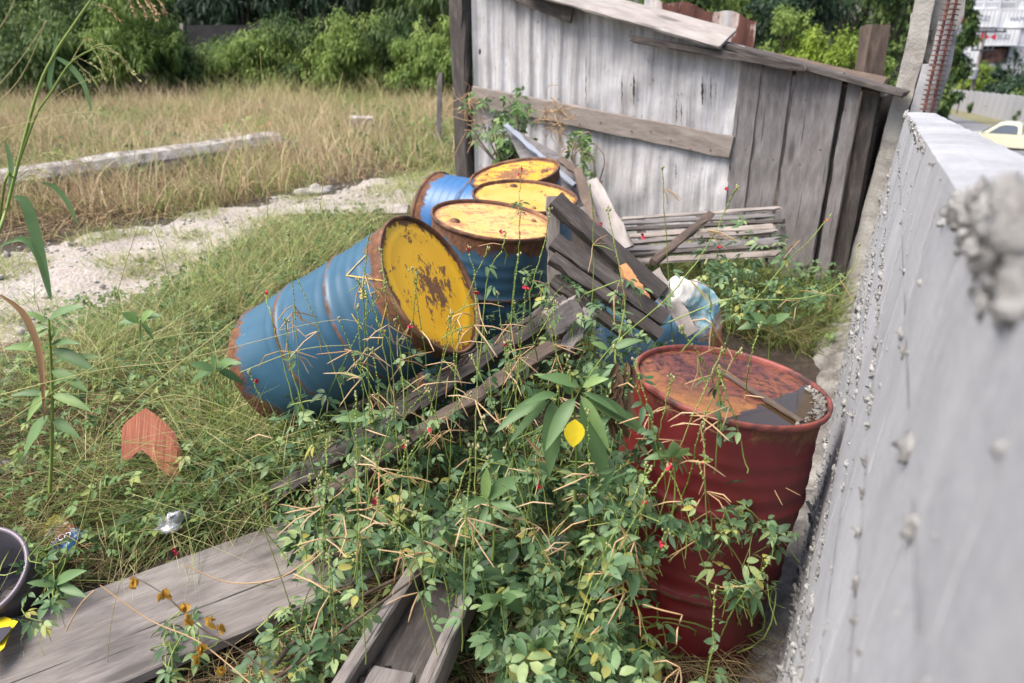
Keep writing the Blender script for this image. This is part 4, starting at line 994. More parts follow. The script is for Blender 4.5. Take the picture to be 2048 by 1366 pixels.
def logo(r):
    for body, x, sz in (('HAMBURG', 2.0, .95), ('SÜD', 9.1, .95)):
        o = textmesh('lettering', body, sz, M_ctxt, .012); o.matrix_basis = Matrix.Translation((x, -.03, .95)) @ Matrix.Rotation(R(90), 4, 'X'); adopt(o, r, False)
    mk('emblem', [(6.7, -.02, .45), (6.7, -.02, 2.1), (8.0, -.02, 1.25), (6.7, .03, .45), (6.7, .03, 2.1), (8.0, .03, 1.25)], [(0, 2, 1), (3, 4, 5), (0, 1, 4, 3), (1, 2, 5, 4), (2, 0, 3, 5)], M_cred, r, keep=False)
    mk('emblem', [(8.9, -.02, .75), (8.9, -.02, 1.75), (8.1, -.02, 1.25), (8.9, .03, .75), (8.9, .03, 1.75), (8.1, .03, 1.25)], [(0, 1, 2), (3, 5, 4), (0, 3, 4, 1), (1, 4, 5, 2), (2, 5, 3, 0)], M_cred, r, keep=False)
def dup(root, M_):
    r = root.copy(); col.objects.link(r); r.matrix_basis = M_
    for ch in list(root.children):
        c = ch.copy(); col.objects.link(c); c.parent = r
        for g2 in ch.children: d = g2.copy(); col.objects.link(d); d.parent = c
    return r
cdir = Vector((.985, -.12, .012)).normalized()
def cmat(px, row, dd_=112):
    """container whose left end stands at image column px; row counted from the ground"""
    b = D(px, 70, dd_); z = -7.55 + row * 2.6; b.z = z + 0; return frame(b, cdir, (0, 0, 1))
c0 = container(); logo(c0); c0.matrix_basis = cmat(1870, 3); c0['label'] = 'white lettered shipping container with red arrow emblem, in the row beside the pole top'; c0['group'] = 'white lettered shipping containers stacked across the street'
cl_ = [(2034, 3, 'white shipping container cut by the right edge, in the row level with the pole crossarm'),
       (1822, 4, 'white shipping container behind the rebar, red arrow emblem, one row above the pole'), (1985, 4, 'white shipping container with lettering at the right edge, one row above the pole top'),
       (1950 + 58, 5, 'white shipping container with grey capitals in the top row at the right edge'), (1790, 1, 'white shipping container low in the stack, half hidden by the bushes and tree'),
       (1800, 2, 'white shipping container in the row of the dark open one, left of the pole')]
for px, row, lab in cl_:
    r = dup(c0, cmat(px, row)); r['label'] = lab
    if row in (1, 2):
        pass
g0 = container(M_cgr); g0.matrix_basis = cmat(2026, 2); tag(g0, 'plain light grey shipping container right of the dark open one', 'container')
r = dup(g0, cmat(1960, 1)); r['label'] = 'plain light grey shipping container behind the dark bushes over the fence'
r = dup(g0, cmat(1895, 0)); r['label'] = 'grey shipping container at the bottom of the stack behind the fence'
r = dup(g0, cmat(2057, 0)); r['label'] = 'grey shipping container at the bottom of the stack by the right edge'
# open dark container
oc = thing('open_container', (0, 0, 0), 'dark open-sided container showing brown cargo, between the pole and the grey container', 'container')
oc.matrix_basis = cmat(1968, 2)
mk('cargo', *cuboid(.2, 4.0, .4, 2.3, .2, 2.2), M_open, oc, keep=False)
mk('frame', *merge([cuboid(0, 4.3, 0, 2.4, 0, .18), cuboid(0, 4.3, 0, 2.4, 2.45, 2.58), cuboid(0, .2, 0, 2.4, .181, 2.449), cuboid(4.1, 4.3, 0, 2.4, .181, 2.449), cuboid(.2, 4.1, 2.35, 2.4, .181, 2.449)]), M_dk, oc, keep=False)
# reefer ends
rf = thing('reefer_container', (0, 0, 0), 'x', 'container', 'white refrigerated containers end on in the top row')
rf.matrix_basis = cmat(1922, 5)
mk('end_panel', *cuboid(.03, 2.40, .0, 10, 0, CH), M_cont, rf, keep=False)
mk('cooling_unit', *merge([cuboid(.25, 2.2, -.03, .0, .3, .95)]), M_cgr, rf, keep=False)
V, F = lathe([(.001, 0), (.38, 0), (.42, .04), (.42, .0)], 20); mk('fan', [(a + .85, -.05 - c, b + 1.75) for a, b, c in V], F, M_dk, rf, keep=False)
mk('hatch', *cuboid(1.5, 2.1, -.05, -.002, 1.4, 1.62), M_dk, rf, keep=False)
rf['label'] = 'leftmost of the four white refrigerated containers seen end on in the top row'
for k, nm in ((1, 'second from left'), (2, 'third from left'), (3, 'rightmost')):
    r = dup(rf, cmat(1922 + k * 31.5, 5)); r['label'] = nm + ' of the four white refrigerated containers seen end on in the top row' if k < 3 else 'rightmost of the four white refrigerated containers seen end on in the top row'
# yellow pickup
car = thing('pickup_truck', (0, 0, 0), 'pale yellow pickup truck with a black roll bar parked in the street beyond the wall', 'pickup')
M_cy = m_plain('car_yellow', (.72, .70, .52), .3); M_cblk = m_plain('car_trim', (.03, .03, .035), .4); 
g = G('car_glass'); g.bsdf((.10, .12, .15), .08); M_cg = g.m
cp = D(2030, 244, 37); zg = cp.z - 1.55
ldir = Vector((-.80, .60, 0)).normalized(); CM = frame(Vector((cp.x, cp.y, zg)), ldir, (0, 0, 1)); car.matrix_basis = CM
def carbox(name, prof, half, mat, y_in=0.0, inset_top=0.0):
    """prof: side outline (x,z); extruded across the car, upper points pulled in"""
    V = []; n = len(prof); zmin = min(p[1] for p in prof); zmax = max(p[1] for p in prof)
    for s_ in (-1, 1):
        for x, z in prof: V.append((x, s_ * (half - inset_top * max(0, (z - .95)) / .6), z))
    F = [tuple(range(n)), tuple(range(n, 2 * n))[::-1]] + [(i, i + n, (i + 1) % n + n, (i + 1) % n) for i in range(n)]
    o = mk(name, V, F, mat, car, keep=False); md = o.modifiers.new('b', 'BEVEL'); md.width = .04; md.segments = 3; return o
carbox('body', [(-2.2, .35), (-2.2, .98), (-.45, .98), (.95, .98), (1.95, .88), (2.2, .70), (2.25, .35)], .84, M_cy)
carbox('cab', [(-.48, .985), (-.40, 1.42), (-.2, 1.54), (.35, 1.55), (.65, 1.46), (1.25, .985)], .80, M_cy, inset_top=.16)
for s_ in (-1, 1):
    pr = [(-.28, 1.03), (-.24, 1.36), (-.1, 1.44), (.33, 1.45), (.55, 1.38), (.98, 1.03)]; V = []
    for off in (0, .012):
        for x, z in pr: V.append((x, s_ * (.80 - .16 * (z - .95) / .6 + .006 + off), z))
    n = 6; mk('side_window', V, [tuple(range(n)), tuple(range(n, 2 * n))[::-1]] + [(i, i + n, (i + 1) % n + n, (i + 1) % n) for i in range(n)], M_cg, car, keep=False)
V = [(.68, -.62, 1.46), (.68, .62, 1.46), (1.27, .74, 1.0), (1.27, -.74, 1.0), (.70, -.62, 1.475), (.70, .62, 1.475), (1.30, .74, 1.01), (1.30, -.74, 1.01)]
mk('windscreen', V, [(0, 1, 2, 3), (4, 7, 6, 5), (0, 4, 5, 1), (1, 5, 6, 2), (2, 6, 7, 3), (3, 7, 4, 0)], M_cg, car, keep=False)
s = Soup()
tubes(s, curve([(-.62, -.74, .98), (-.66, -.72, 1.45), (-.68, -.5, 1.66), (-.68, 0, 1.70), (-.68, .5, 1.66), (-.66, .72, 1.45), (-.62, .74, .98)], 24)[None], .05, .5, 8)
for s_ in (-1, 1): tubes(s, curve([(-.66, s_ * .62, 1.6), (-1.0, s_ * .68, 1.35), (-1.4, s_ * .72, 1.0)], 10)[None], .04, .5, 8)
s.build('roll_bar', M_cblk, car, keep=False)
for x in (-1.45, 1.4):
    for s_ in (-1, 1):
        w_ = mk('wheel', *[(lambda VF: ([(a + x, s_ * .72 + c * s_, b + .31) for a, b, c in VF[0]], VF[1]))(lathe([(.001, .16), (.18, .16), (.2, .12), (.30, .13), (.315, .1), (.315, -.06), (.3, -.08), (.001, -.08)], 24))][0], M_cblk, car, keep=False)

# ================= vegetation =================
GDARK = [(0, (.012, .030, .012)), (.5, (.028, .060, .024)), (1, (.06, .11, .04))]
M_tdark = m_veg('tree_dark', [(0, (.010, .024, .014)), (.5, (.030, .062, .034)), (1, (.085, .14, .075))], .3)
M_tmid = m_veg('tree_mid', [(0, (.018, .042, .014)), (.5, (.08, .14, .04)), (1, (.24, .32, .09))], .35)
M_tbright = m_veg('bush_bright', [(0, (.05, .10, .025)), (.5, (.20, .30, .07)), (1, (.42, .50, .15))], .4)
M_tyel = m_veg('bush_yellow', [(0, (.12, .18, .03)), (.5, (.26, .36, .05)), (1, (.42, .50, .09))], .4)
M_bark = m_noise('bark', [(.3, (.05, .04, .03)), (.7, (.15, .12, .10))], 12, .9)
M_dry = m_veg('dry_grass', [(0, (.30, .18, .10)), (.35, (.55, .40, .24)), (.7, (.70, .58, .36)), (.85, (.36, .42, .13)), (1, (.24, .36, .10))], .3, .7, 8)
M_green = m_veg('green_grass', [(0, (.06, .10, .025)), (.3, (.18, .26, .065)), (.55, (.35, .42, .13)), (.75, (.52, .51, .24)), (1, (.56, .43, .24))], .35, .5, 12)
M_straw = m_veg('straw', [(0, (.05, .032, .018)), (.40, (.20, .13, .07)), (.75, (.48, .35, .19)), (1, (.26, .32, .10))], .15, .7, 12)
M_leaf = m_veg('vine_leaf', [(0, (.022, .052, .022)), (.35, (.07, .145, .06)), (.7, (.19, .30, .145)), (.93, (.34, .43, .18)), (1, (.44, .40, .10))], .35, .48, 40, .35)
M_leafd = m_veg('low_leaf', [(0, (.035, .075, .03)), (.5, (.12, .22, .075)), (.85, (.25, .37, .14)), (1, (.36, .42, .12))], .35, .5, 40, .3)
M_broad = m_veg('broad_leaf', [(0, (.11, .20, .08)), (.5, (.18, .30, .12)), (1, (.28, .42, .14))], .4, .45, 25, .4)
M_stem = m_veg('stem_green', [(0, (.14, .20, .04)), (.5, (.22, .30, .07)), (1, (.34, .40, .12))], .1, .5, 30)
M_pod = m_veg('dry_pod', [(0, (.34, .20, .10)), (.5, (.52, .34, .18)), (1, (.66, .48, .30))], .1, .6, 40)
M_wstem = m_noise('woody_stem', [(.3, (.05, .035, .025)), (.7, (.16, .115, .08))], 14, .9)
M_flower = m_plain('flower_red', (.50, .02, .05), .5); M_bud = m_veg('bud', [(0, (.30, .34, .14)), (1, (.50, .46, .25))], .2)
M_wilt = m_veg('wilted_leaf', [(0, (.42, .22, .03)), (1, (.62, .38, .07))], .3)
M_yleaf = m_veg('yellow_leaf', [(0, (.80, .60, .02)), (1, (.85, .68, .04))], .3)
M_deadl = m_veg('dead_leaf', [(0, (.05, .03, .02)), (1, (.20, .12, .07))], .1, .8)
def rdir(n): return nrm(rng.normal(0, 1, (n, 3)))
def crown(sp, c, rad, n, L, W, droop=.6, clumps=26, flat=.0, dirdown=.3, nst=1):
    """leaf sprays gathered in clumps through an uneven crown"""
    cc = rdir(clumps) * (rng.random((clumps, 1)) ** .45); cc = np.array(c) + cc * np.array(rad)
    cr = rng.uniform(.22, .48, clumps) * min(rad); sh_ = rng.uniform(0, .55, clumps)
    k = rng.integers(0, clumps, n); d = rdir(n); r = rng.random(n) ** .5
    asp = rng.uniform(.6, 1.5, (clumps, 3)); Pt = cc[k] + d * (r * cr[k])[:, None] * np.array([1.15, 1.15, .85]) * asp[k]
    # loose shoots reaching out of the clumps
    ns = max(10, clumps // 2); m = n // 4; sb = cc[rng.integers(0, clumps, ns)]; sdir = nrm(rng.normal(0, .8, (ns, 3)) + (sb - np.array(c)) / np.array(rad) * .8 + np.array([0, 0, .7])); sl = rng.uniform(.35, .85, ns) * min(rad)
    q_ = rng.integers(0, ns, m); tt = rng.random(m); Pt[:m] = sb[q_] + sdir[q_] * (tt * sl[q_])[:, None] - np.array([0, 0, 1.]) * (tt ** 2 * sl[q_] * .35)[:, None] + rng.normal(0, 1, (m, 3)) * (.05 * min(rad) * (1.1 - tt))[:, None]
    X = d * .7 + rng.normal(0, .5, (n, 3)) + np.array([0, 0, -dirdown]); Z = d * .5 + np.array([0, 0, 1.]) + rng.normal(0, .3, (n, 3))
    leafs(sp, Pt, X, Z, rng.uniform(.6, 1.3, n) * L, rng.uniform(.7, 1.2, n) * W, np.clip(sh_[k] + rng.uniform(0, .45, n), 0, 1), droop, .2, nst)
    return cc
def tree(px, py_base, dist, hgt_, rad, n, L, W, mat, label, group=None, kind='tree', low=.15, droop=.5, clumps=26, name='tree', zbase=None):
    b = D(px, 300, dist); x, y = b.x, b.y; z = float(gh(x, y)) if zbase is None else zbase
    r = thing(name, (x, y, z), label, kind, group); s = Soup()
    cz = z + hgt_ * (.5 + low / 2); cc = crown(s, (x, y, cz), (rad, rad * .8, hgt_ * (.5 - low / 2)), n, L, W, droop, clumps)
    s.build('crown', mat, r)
    s = Soup(); ntr = 1 if kind == 'tree' else 3
    for q in cc[:12]:
        a = (x + rng.normal(0, .04 * rad), y + rng.normal(0, .04 * rad), z - .1); m1 = (x + (q[0] - x) * .25, y + (q[1] - y) * .25, z + (q[2] - z) * .55)
        tubes(s, curve([a, m1, tuple(q)], 8)[None], np.linspace(.035 * hgt_ ** .6, .008, 8), .5, 5)
    s.build('trunk' if kind == 'tree' else 'stems', M_bark, r); return r
gb = 'trees along the far side of the yard'
for (px, dist, h_, rad, mat, lab) in [
    (-60, 27, 6.5, 2.6, M_tdark, 'dark tree at the top left corner behind the tall grass stalks'), (95, 30, 7, 2.7, M_tdark, 'dark feathery tree behind the left grass panicle'), (235, 28, 6.8, 2.4, M_tmid, 'mid green tree left of the bright feathery bush'),
    (400, 32, 7, 2.6, M_tdark, 'dark tree over the old boundary wall, left of the wall gap'), (520, 29, 6.8, 2.3, M_tdark, 'dark blue-green feathery tree right above the dark boundary wall'), (645, 31, 7.4, 2.6, M_tdark, 'drooping dark tree above the middle of the bushes'),
    (770, 29, 6.8, 2.3, M_tdark, 'dark tree behind the tallest light green bush'), (890, 28, 6.6, 2.0, M_tmid, 'mid green tree just left of the shed post top')]:
    tree(px, 0, dist, h_, rad, 9000, .26, .07, mat, lab, gb, clumps=50, low=.0, droop=.8)
for (px, dist, h_, rad) in [(0, 37, 9, 3.6), (190, 38, 9.5, 3.6), (360, 38, 9, 3.5), (560, 38, 10, 3.8), (760, 37, 9.5, 3.6), (930, 36, 9, 3.4), (1500, 40, 11, 4.0), (1740, 40, 11, 4.0), (1330, 38, 10, 3.6)]:
    tree(px, 0, dist, h_, rad, 6500, .34, .16, M_tdark, 'dark leafy tree in the rearmost row closing off the yard', 'rearmost row of trees behind the yard', clumps=40, low=-.2, droop=.4)
gbu = 'bushes in front of the far trees'
for (px, dist, h_, rad, mat, lab) in [
    (305, 19.5, 3.0, 1.05, M_tbright, 'tall bright feathery bush between the grass panicle and the old boundary wall'), (370, 20.5, 2.0, .9, M_tmid, 'mid green bush just left of the dark boundary wall'), (205, 20.5, 3.0, 1.1, M_tmid, 'mid green bush behind the drooping grass head'),
    (60, 20, 2.7, 1.3, M_tmid, 'dark green shrubs near the left edge behind the dry grass'), (-70, 20, 3.0, 1.2, M_tmid, 'green shrub cut by the left edge of the yard'), (455, 21.5, 1.5, 1.2, M_tmid, 'low green bush under the dark boundary wall'),
    (535, 21, 1.8, 1.2, M_tbright, 'light green bush right of the boundary wall gap'), (620, 21.5, 1.9, 1.2, M_tmid, 'green bush between two brighter ones at the field edge'), (705, 20.5, 2.3, .95, M_tbright, 'tallest light green feathery bush in the middle of the bush row'),
    (775, 21, 2.1, 1.1, M_tmid, 'dull green bush right of the tallest one in the row'), (850, 20, 1.8, .8, M_tbright, 'light green bush near the wooden stake'), (905, 19, 2.1, .7, M_tbright, 'bright bush right behind the shed corner post'), (130, 19, 2.0, 1.2, M_tmid, 'low dull green bush behind the left dry grass')]:
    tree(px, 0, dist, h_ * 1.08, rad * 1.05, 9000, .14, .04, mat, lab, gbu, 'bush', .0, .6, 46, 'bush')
for (px, dist, h_, rad, mat, lab) in [
    (1345, 24, 4.4, 1.6, M_tmid, 'green tree rising behind the rusty roof sheet'), (1440, 27, 5.6, 2.0, M_tbright, 'light green tree right of the rusty roof sheet'), (1545, 25, 5.0, 1.8, M_tdark, 'dark green tree behind the middle of the shed roof slope'),
    (1650, 30, 6.2, 2.0, M_tmid, 'mid green tree left of the brown wooden post'), (1745, 26, 5.2, 1.7, M_tmid, 'green tree against the concrete column'), (1500, 31, 7, 2.2, M_tmid, 'taller green tree behind the dark one over the shed')]:
    tree(px, 0, dist, h_, rad, 7000, .17, .085, mat, lab, 'trees seen above the shed roof', clumps=40, low=-.05)
for (px, dist, h_, rad, mat, lab) in [(1600, 14.5, 1.75, .62, M_tyel, 'yellow-green bush just above the shed roof slope'), (1665, 14, 1.6, .6, M_tyel, 'yellow-green bush beside the brown wooden post, right of its twin'), (1540, 15, 1.9, .6, M_tbright, 'light green bush between the rusty sheet and the yellow-green bushes'), (1710, 14.5, 1.5, .5, M_tbright, 'small green bush next to the brown wooden post')]:
    tree(px, 0, dist, h_ + .3, rad, 4500, .09, .045, mat, lab, 'bushes right behind the shed', 'bush', .1, .4, 26, 'bush')
# beyond the street wall
tree(1866, 0, 66, 10.0, 1.45, 7000, .36, .2, M_tmid, 'tall green tree beside the rebar, in front of the white containers', None, clumps=30, low=.1)
tree(1862, 0, 60, 4.0, 1.2, 4000, .35, .2, M_tmid, 'leafy shrub growing at the foot of the tall tree by the street', None, 'bush', clumps=24, low=-.1, name='bush')
for (px, dist, h_, rad, mat, lab) in [(1918, 104, 5.2, 2.9, M_tyel, 'yellow-green shrub behind the far fence, left of the pole'), (1945, 104, 5.0, 2.5, M_tbright, 'light green shrub behind the far fence at the pole'), (1985, 98, 6.0, 3.6, M_tdark, 'large dark shrub behind the far fence right of the pole'), (2030, 84, 4.6, 2.6, M_tdark, 'dark shrub behind the far fence near the right edge'), (2060, 74, 4.4, 2.4, M_tmid, 'green shrub behind the far fence cut by the right edge')]:
    tree(px, 0, dist, h_, rad, 4200, .42, .24, mat, lab, 'shrubs behind the far fence', 'bush', -.1, .4, 26, 'bush')
for (px, dist, lab) in [(1934, 84, 'small weed clump at the foot of the utility pole'), (1972, 78, 'small weed clump against the far fence, middle of three'), (2030, 66, 'dark weed clump against the far fence at the right edge')]:
    tree(px, 0, dist, 1.6, .9, 1200, .3, .15, M_tmid, lab, 'weeds along the far fence', 'weed', 0, .4, 12, 'weed_clump')
# old boundary wall behind the bushes
a = P(330, 175); v_, f_ = cuboid(-1.5, 1.6, -.1, .1, 0, 2.0); o = mk('boundary_wall', v_, f_, m_noise('dark_wall', [(.3, (.02, .018, .02)), (.7, (.05, .045, .048))], 2, .95), matrix=Matrix.Translation((D(470, 100, 24.5).x, D(470, 100, 24.5).y, .15)))
tag(o, 'old dark blackened wall glimpsed behind the bushes on the left', 'wall')
p = P(362, 175); o = board('fence_post', D(370, 200, 20.3), D(364, 48, 20.3), (0, -1, 0), .12, .1, M_wgrey, seed=130); tag(o, 'thin grey post standing among the bright feathery bush', 'post')

# ---- grass ----
def sample(poly, n, ymin, ymax, xmin=-14, xmax=4):
    """ground points whose picture position falls inside the outline"""
    X = []; Y = []; tot = 0
    for _ in range(60):
        m = n * 3; x = rng.uniform(xmin, xmax, m); y = rng.uniform(ymin, ymax, m); z = gh(x, y)
        px, py, d = proj(np.stack([x, y, z], -1)); k = inpoly(px, py, poly); X.append(x[k]); Y.append(y[k]); tot += k.sum()
        if tot >= n: break
    x = np.concatenate(X)[:n]; y = np.concatenate(Y)[:n]; return np.stack([x, y, gh(x, y)], -1)
def clumpy(pts, th, fr=1.3, seed=0.):
    v = np.array([mnoise.noise(Vector((p[0] * fr, p[1] * fr, seed))) for p in pts]); return pts[v > th], v[v > th]
def grass(name, pts, mat, L, W, lean=.25, bendmag=.5, rshift=0., rspread=1., label='', segs=4, tuft=1, tr=.05):
    if tuft > 1: 
        pts = np.repeat(pts, tuft, 0); j = rng.normal(0, tr, (len(pts), 2)); off = j; pts = pts.copy(); pts[:, :2] += j; out = np.concatenate([j / (tr + 1e-9) * .22, np.zeros((len(pts), 1))], 1)
    else: out = 0
    n = len(pts); s = Soup(); dr_ = np.array([0, 0, 1.]) + rng.normal(0, lean, (n, 3)) * np.array([1, 1, .2]) + out
    bd = rng.normal(0, 1, (n, 3)) * bendmag + np.array([0, 0, -bendmag * .5]); bd[:, 2] = -np.abs(bd[:, 2])
    blades(s, pts, dr_, rng.uniform(.55, 1.25, n) * L, rng.uniform(.7, 1.3, n) * W, bd, np.clip(rshift + rng.random(n) * rspread, 0, 1), segs)
    return tag(s.build(name, mat), label, 'grass', kind='stuff')
FIELD = [(-200, 195), (200, 190), (450, 178), (950, 170), (960, 345), (870, 345), (700, 365), (560, 392), (350, 432), (150, 475), (-200, 520)]
pts = sample(FIELD, 30000, 7, 26, -16, 2); grass('dry_grass', pts, M_dry, .42, .009, .22, .4, 0, 1, 'tall tan dry grass covering the field beyond the path')
pts, v = clumpy(sample(FIELD, 22000, 7, 26, -16, 2), -.02, .5, 3.); grass('dry_grass', pts, M_dry, .70, .010, .16, .3, .2, .5, 'taller straw coloured patches of dry grass in the field')
pts, v = clumpy(sample(FIELD, 34000, 7, 24, -16, 2), -.04, .6, 8.); grass('green_grass', pts, M_green, .42, .010, .25, .4, .1, .6, 'yellow-green grass patches in the dry field')
pts = sample([(-200, 330), (100, 330), (570, 300), (620, 340), (560, 395), (350, 436), (150, 478), (-200, 520)], 7000, 6, 13, -9, 2)
grass('dry_grass', pts, M_straw, .30, .008, .5, .9, 0, .9, 'brown matted grass along the far edge of the path')
LEFT = [(-250, 800), (40, 740), (230, 660), (420, 560), (560, 470), (740, 440), (800, 470), (640, 560), (480, 640), (470, 860), (620, 950), (600, 1050), (300, 1140), (120, 1190), (-250, 1260)]
pts, v = clumpy(sample(LEFT, 1500, 1.2, 7, -5, 1), .03, 1.9, 1.); grass('green_grass', pts, M_green, .24, .0040, .35, .7, 0, 1, 'fine green grass tufts between the path and the tipped drum', tuft=12, tr=.035)
pts = sample([(420, 520), (560, 460), (760, 430), (860, 400), (860, 440), (780, 470), (640, 570), (560, 650), (430, 700), (300, 720)], 110, 3, 8, -3, 1); grass('green_grass', pts, M_green, .42, .0042, .16, .35, .1, .9, 'long fine green grass clumps behind the tipped drum', tuft=26, tr=.04)
pts = sample([(100, 960), (240, 965), (370, 985), (450, 860), (560, 960), (430, 1080), (200, 1060)], 1500, 1.3, 4, -3, 1); grass('green_grass', pts, M_green, .34, .004, .9, .7, 0, 1, 'long arching grass blades around the clay tile shard')
pts, v = clumpy(sample(PATH, 3000, 2.5, 11, -8, 1), .03, 1.4, 4.); grass('green_grass', pts, M_green, .20, .0045, .4, .6, .2, .8, 'thin grass sprouting through the gravel path', tuft=6, tr=.05)
pts = sample([(1420, 640), (1440, 560), (1580, 540), (1700, 560), (1690, 620), (1640, 700), (1560, 720), (1520, 700)], 240, 2, 6, .5, 3); grass('green_grass', pts, M_green, .30, .005, .25, .7, 0, .75, 'green grass growing between the red drum and the concrete column', tuft=14, tr=.05)
pts = sample([(1250, 520), (1500, 500), (1690, 520), (1680, 600), (1450, 640), (1300, 620)], 220, 3, 7, .2, 3.4); grass('green_grass', pts, M_green, .35, .006, .25, .6, 0, .8, 'rank green grass at the foot of the shed wall', tuft=12, tr=.06)
pts = sample([(400, 178), (450, 170), (950, 160), (950, 205), (450, 225), (400, 225)], 6000, 15, 30, -20, 3); grass('dry_grass', pts, M_green, .95, .013, .18, .4, .45, .55, 'tall pale grass along the foot of the far bushes')
pts, v = clumpy(sample(FIELD, 9000, 6.5, 14, -12, 2), .0, .9, 14.); grass('dry_grass', pts, M_straw, .34, .008, .45, .8, 0, .75, 'brown withered grass patches near the concrete beam')
pts = sample([(430, 560), (560, 480), (760, 450), (860, 430), (780, 470), (640, 570), (500, 660), (300, 760), (100, 800), (60, 760)], 700, 2.2, 8, -4, 1); grass('dry_grass', pts, M_dry, .36, .0035, .3, .6, .2, .6, 'pale dry stems mixed through the green grass behind the tipped drum', tuft=5, tr=.05)
TALL = [(40, 800), (280, 670), (430, 580), (580, 500), (740, 460), (780, 470), (640, 560), (480, 650), (430, 740), (420, 800), (250, 800), (80, 860)]
pts, v = clumpy(sample(TALL, 330, 1.6, 7, -5, 1), -.1, 1.4, 21.); grass('green_grass', pts, M_green, .46, .0042, .20, .55, .25, .7, 'tall loose light green grass between the path, the clay tile shard and the tipped drum', tuft=12, tr=.05, segs=6)
pts = sample([(380, 800), (470, 760), (500, 860), (620, 900), (700, 960), (560, 1010), (400, 960)], 120, 1.6, 5, -3, 1); grass('green_grass', pts, M_green, .42, .0042, .30, .6, .2, .8, 'light grass clumps around the base of the tipped drum', tuft=12, tr=.05, segs=6)
# straw litter lying flat and tangled
def litter(name, poly, n, L, r, zmax, mat, label, ymax=5):
    p = sample(poly, n, .6, ymax, -4, 2.2); n = len(p); s = Soup(); a = rng.uniform(0, 2 * np.pi, n); l = rng.uniform(.4, 1.3, n) * L
    p = p + np.stack([np.zeros(n), np.zeros(n), rng.uniform(.005, zmax, n)], -1); d = np.stack([np.cos(a), np.sin(a), rng.normal(0, .25, n)], -1)
    sdv_ = np.stack([-np.sin(a), np.cos(a), np.zeros(n)], -1); c_ = rng.normal(0, .25, n); K = 5; pth = []
    for i in range(K):
        t = i / (K - 1); pth.append(p + d * (l * (t - .5))[:, None] + sdv_ * (c_ * l * (t * t))[:, None] + np.array([0, 0, 1.]) * (l * .12 * np.sin(np.pi * t))[:, None])
    tubes(s, np.stack(pth, 1), np.array([.7, 1, 1, .8, .3]) * r, rng.random(n), 3)
    return tag(s.build(name, mat), label, 'dead stems', kind='stuff')
litter('straw_litter', [(-100, 720), (300, 680), (480, 700), (520, 880), (700, 900), (800, 960), (600, 1050), (300, 1140), (60, 1230), (-100, 1260)], 5000, .26, .0014, .08, M_straw, 'tangled brown dead stems on the ground left of the beams')
litter('straw_litter', [(600, 950), (1300, 850), (1500, 1100), (1480, 1400), (300, 1400), (600, 1180), (850, 1030)], 6500, .24, .0017, .08, M_straw, 'tangled dead stems under the foreground weeds')
litter('straw_litter', [(1300, 640), (1300, 480), (1500, 500), (1690, 560), (1620, 720)], 1500, .22, .0018, .12, M_straw, 'dead stems in the dark gap behind the red drum', 6)

# ---- trifoliate leaves ----
def trifol(s, Pt, size, up=(0, 0, 1.), wmul=.46, rnd=None, spread=.9, tilt=.55, nst=3):
    n = len(Pt); size = np.broadcast_to(size, (n,)); a = rng.uniform(0, 2 * np.pi, n); Z = np.array(up) + rng.normal(0, tilt, (n, 3))
    f = np.stack([np.cos(a), np.sin(a), rng.normal(-.15, .3, n)], -1); Z = nrm(Z); f = nrm(f - Z * (f * Z).sum(-1, keepdims=True)); g2 = np.cross(Z, f)
    r = rng.random(n) if rnd is None else rnd
    for ang, sc in ((0, 1.12), (spread, .95), (-spread, .95)):
        X = f * math.cos(ang) + g2 * math.sin(ang) + rng.normal(0, .08, (n, 3))
        leafs(s, Pt + X * (size * .12)[:, None] * (2.2 if ang == 0 else 1), X, Z, size * sc * rng.uniform(.85, 1.1, n), size * sc * wmul * rng.uniform(.85, 1.15, n), np.clip(r + rng.normal(0, .07, n), 0, 1), .3, .3, nst)
def inwall(p): return p[:, 0] < wallx(p[:, 1]) - .03
def clear(p, axis_pts):
    """keep only points outside the drums"""
    k = np.ones(len(p), bool)
    for a, b, r in axis_pts:
        a = np.array(a); b = np.array(b); ab = b - a; t = np.clip(((p - a) @ ab) / (ab @ ab), -.02, 1.02); q = a + t[:, None] * ab
        k &= np.linalg.norm(p - q, axis=1) > r
    return k
def axpts(o, h=.88): m = wmat(o); return (tuple(m.translation), tuple(m @ Vector((0, 0, h))), RD + .012)
DR = [axpts(o) for o in (red, blue, d3, d4, d5, d6, d7)]
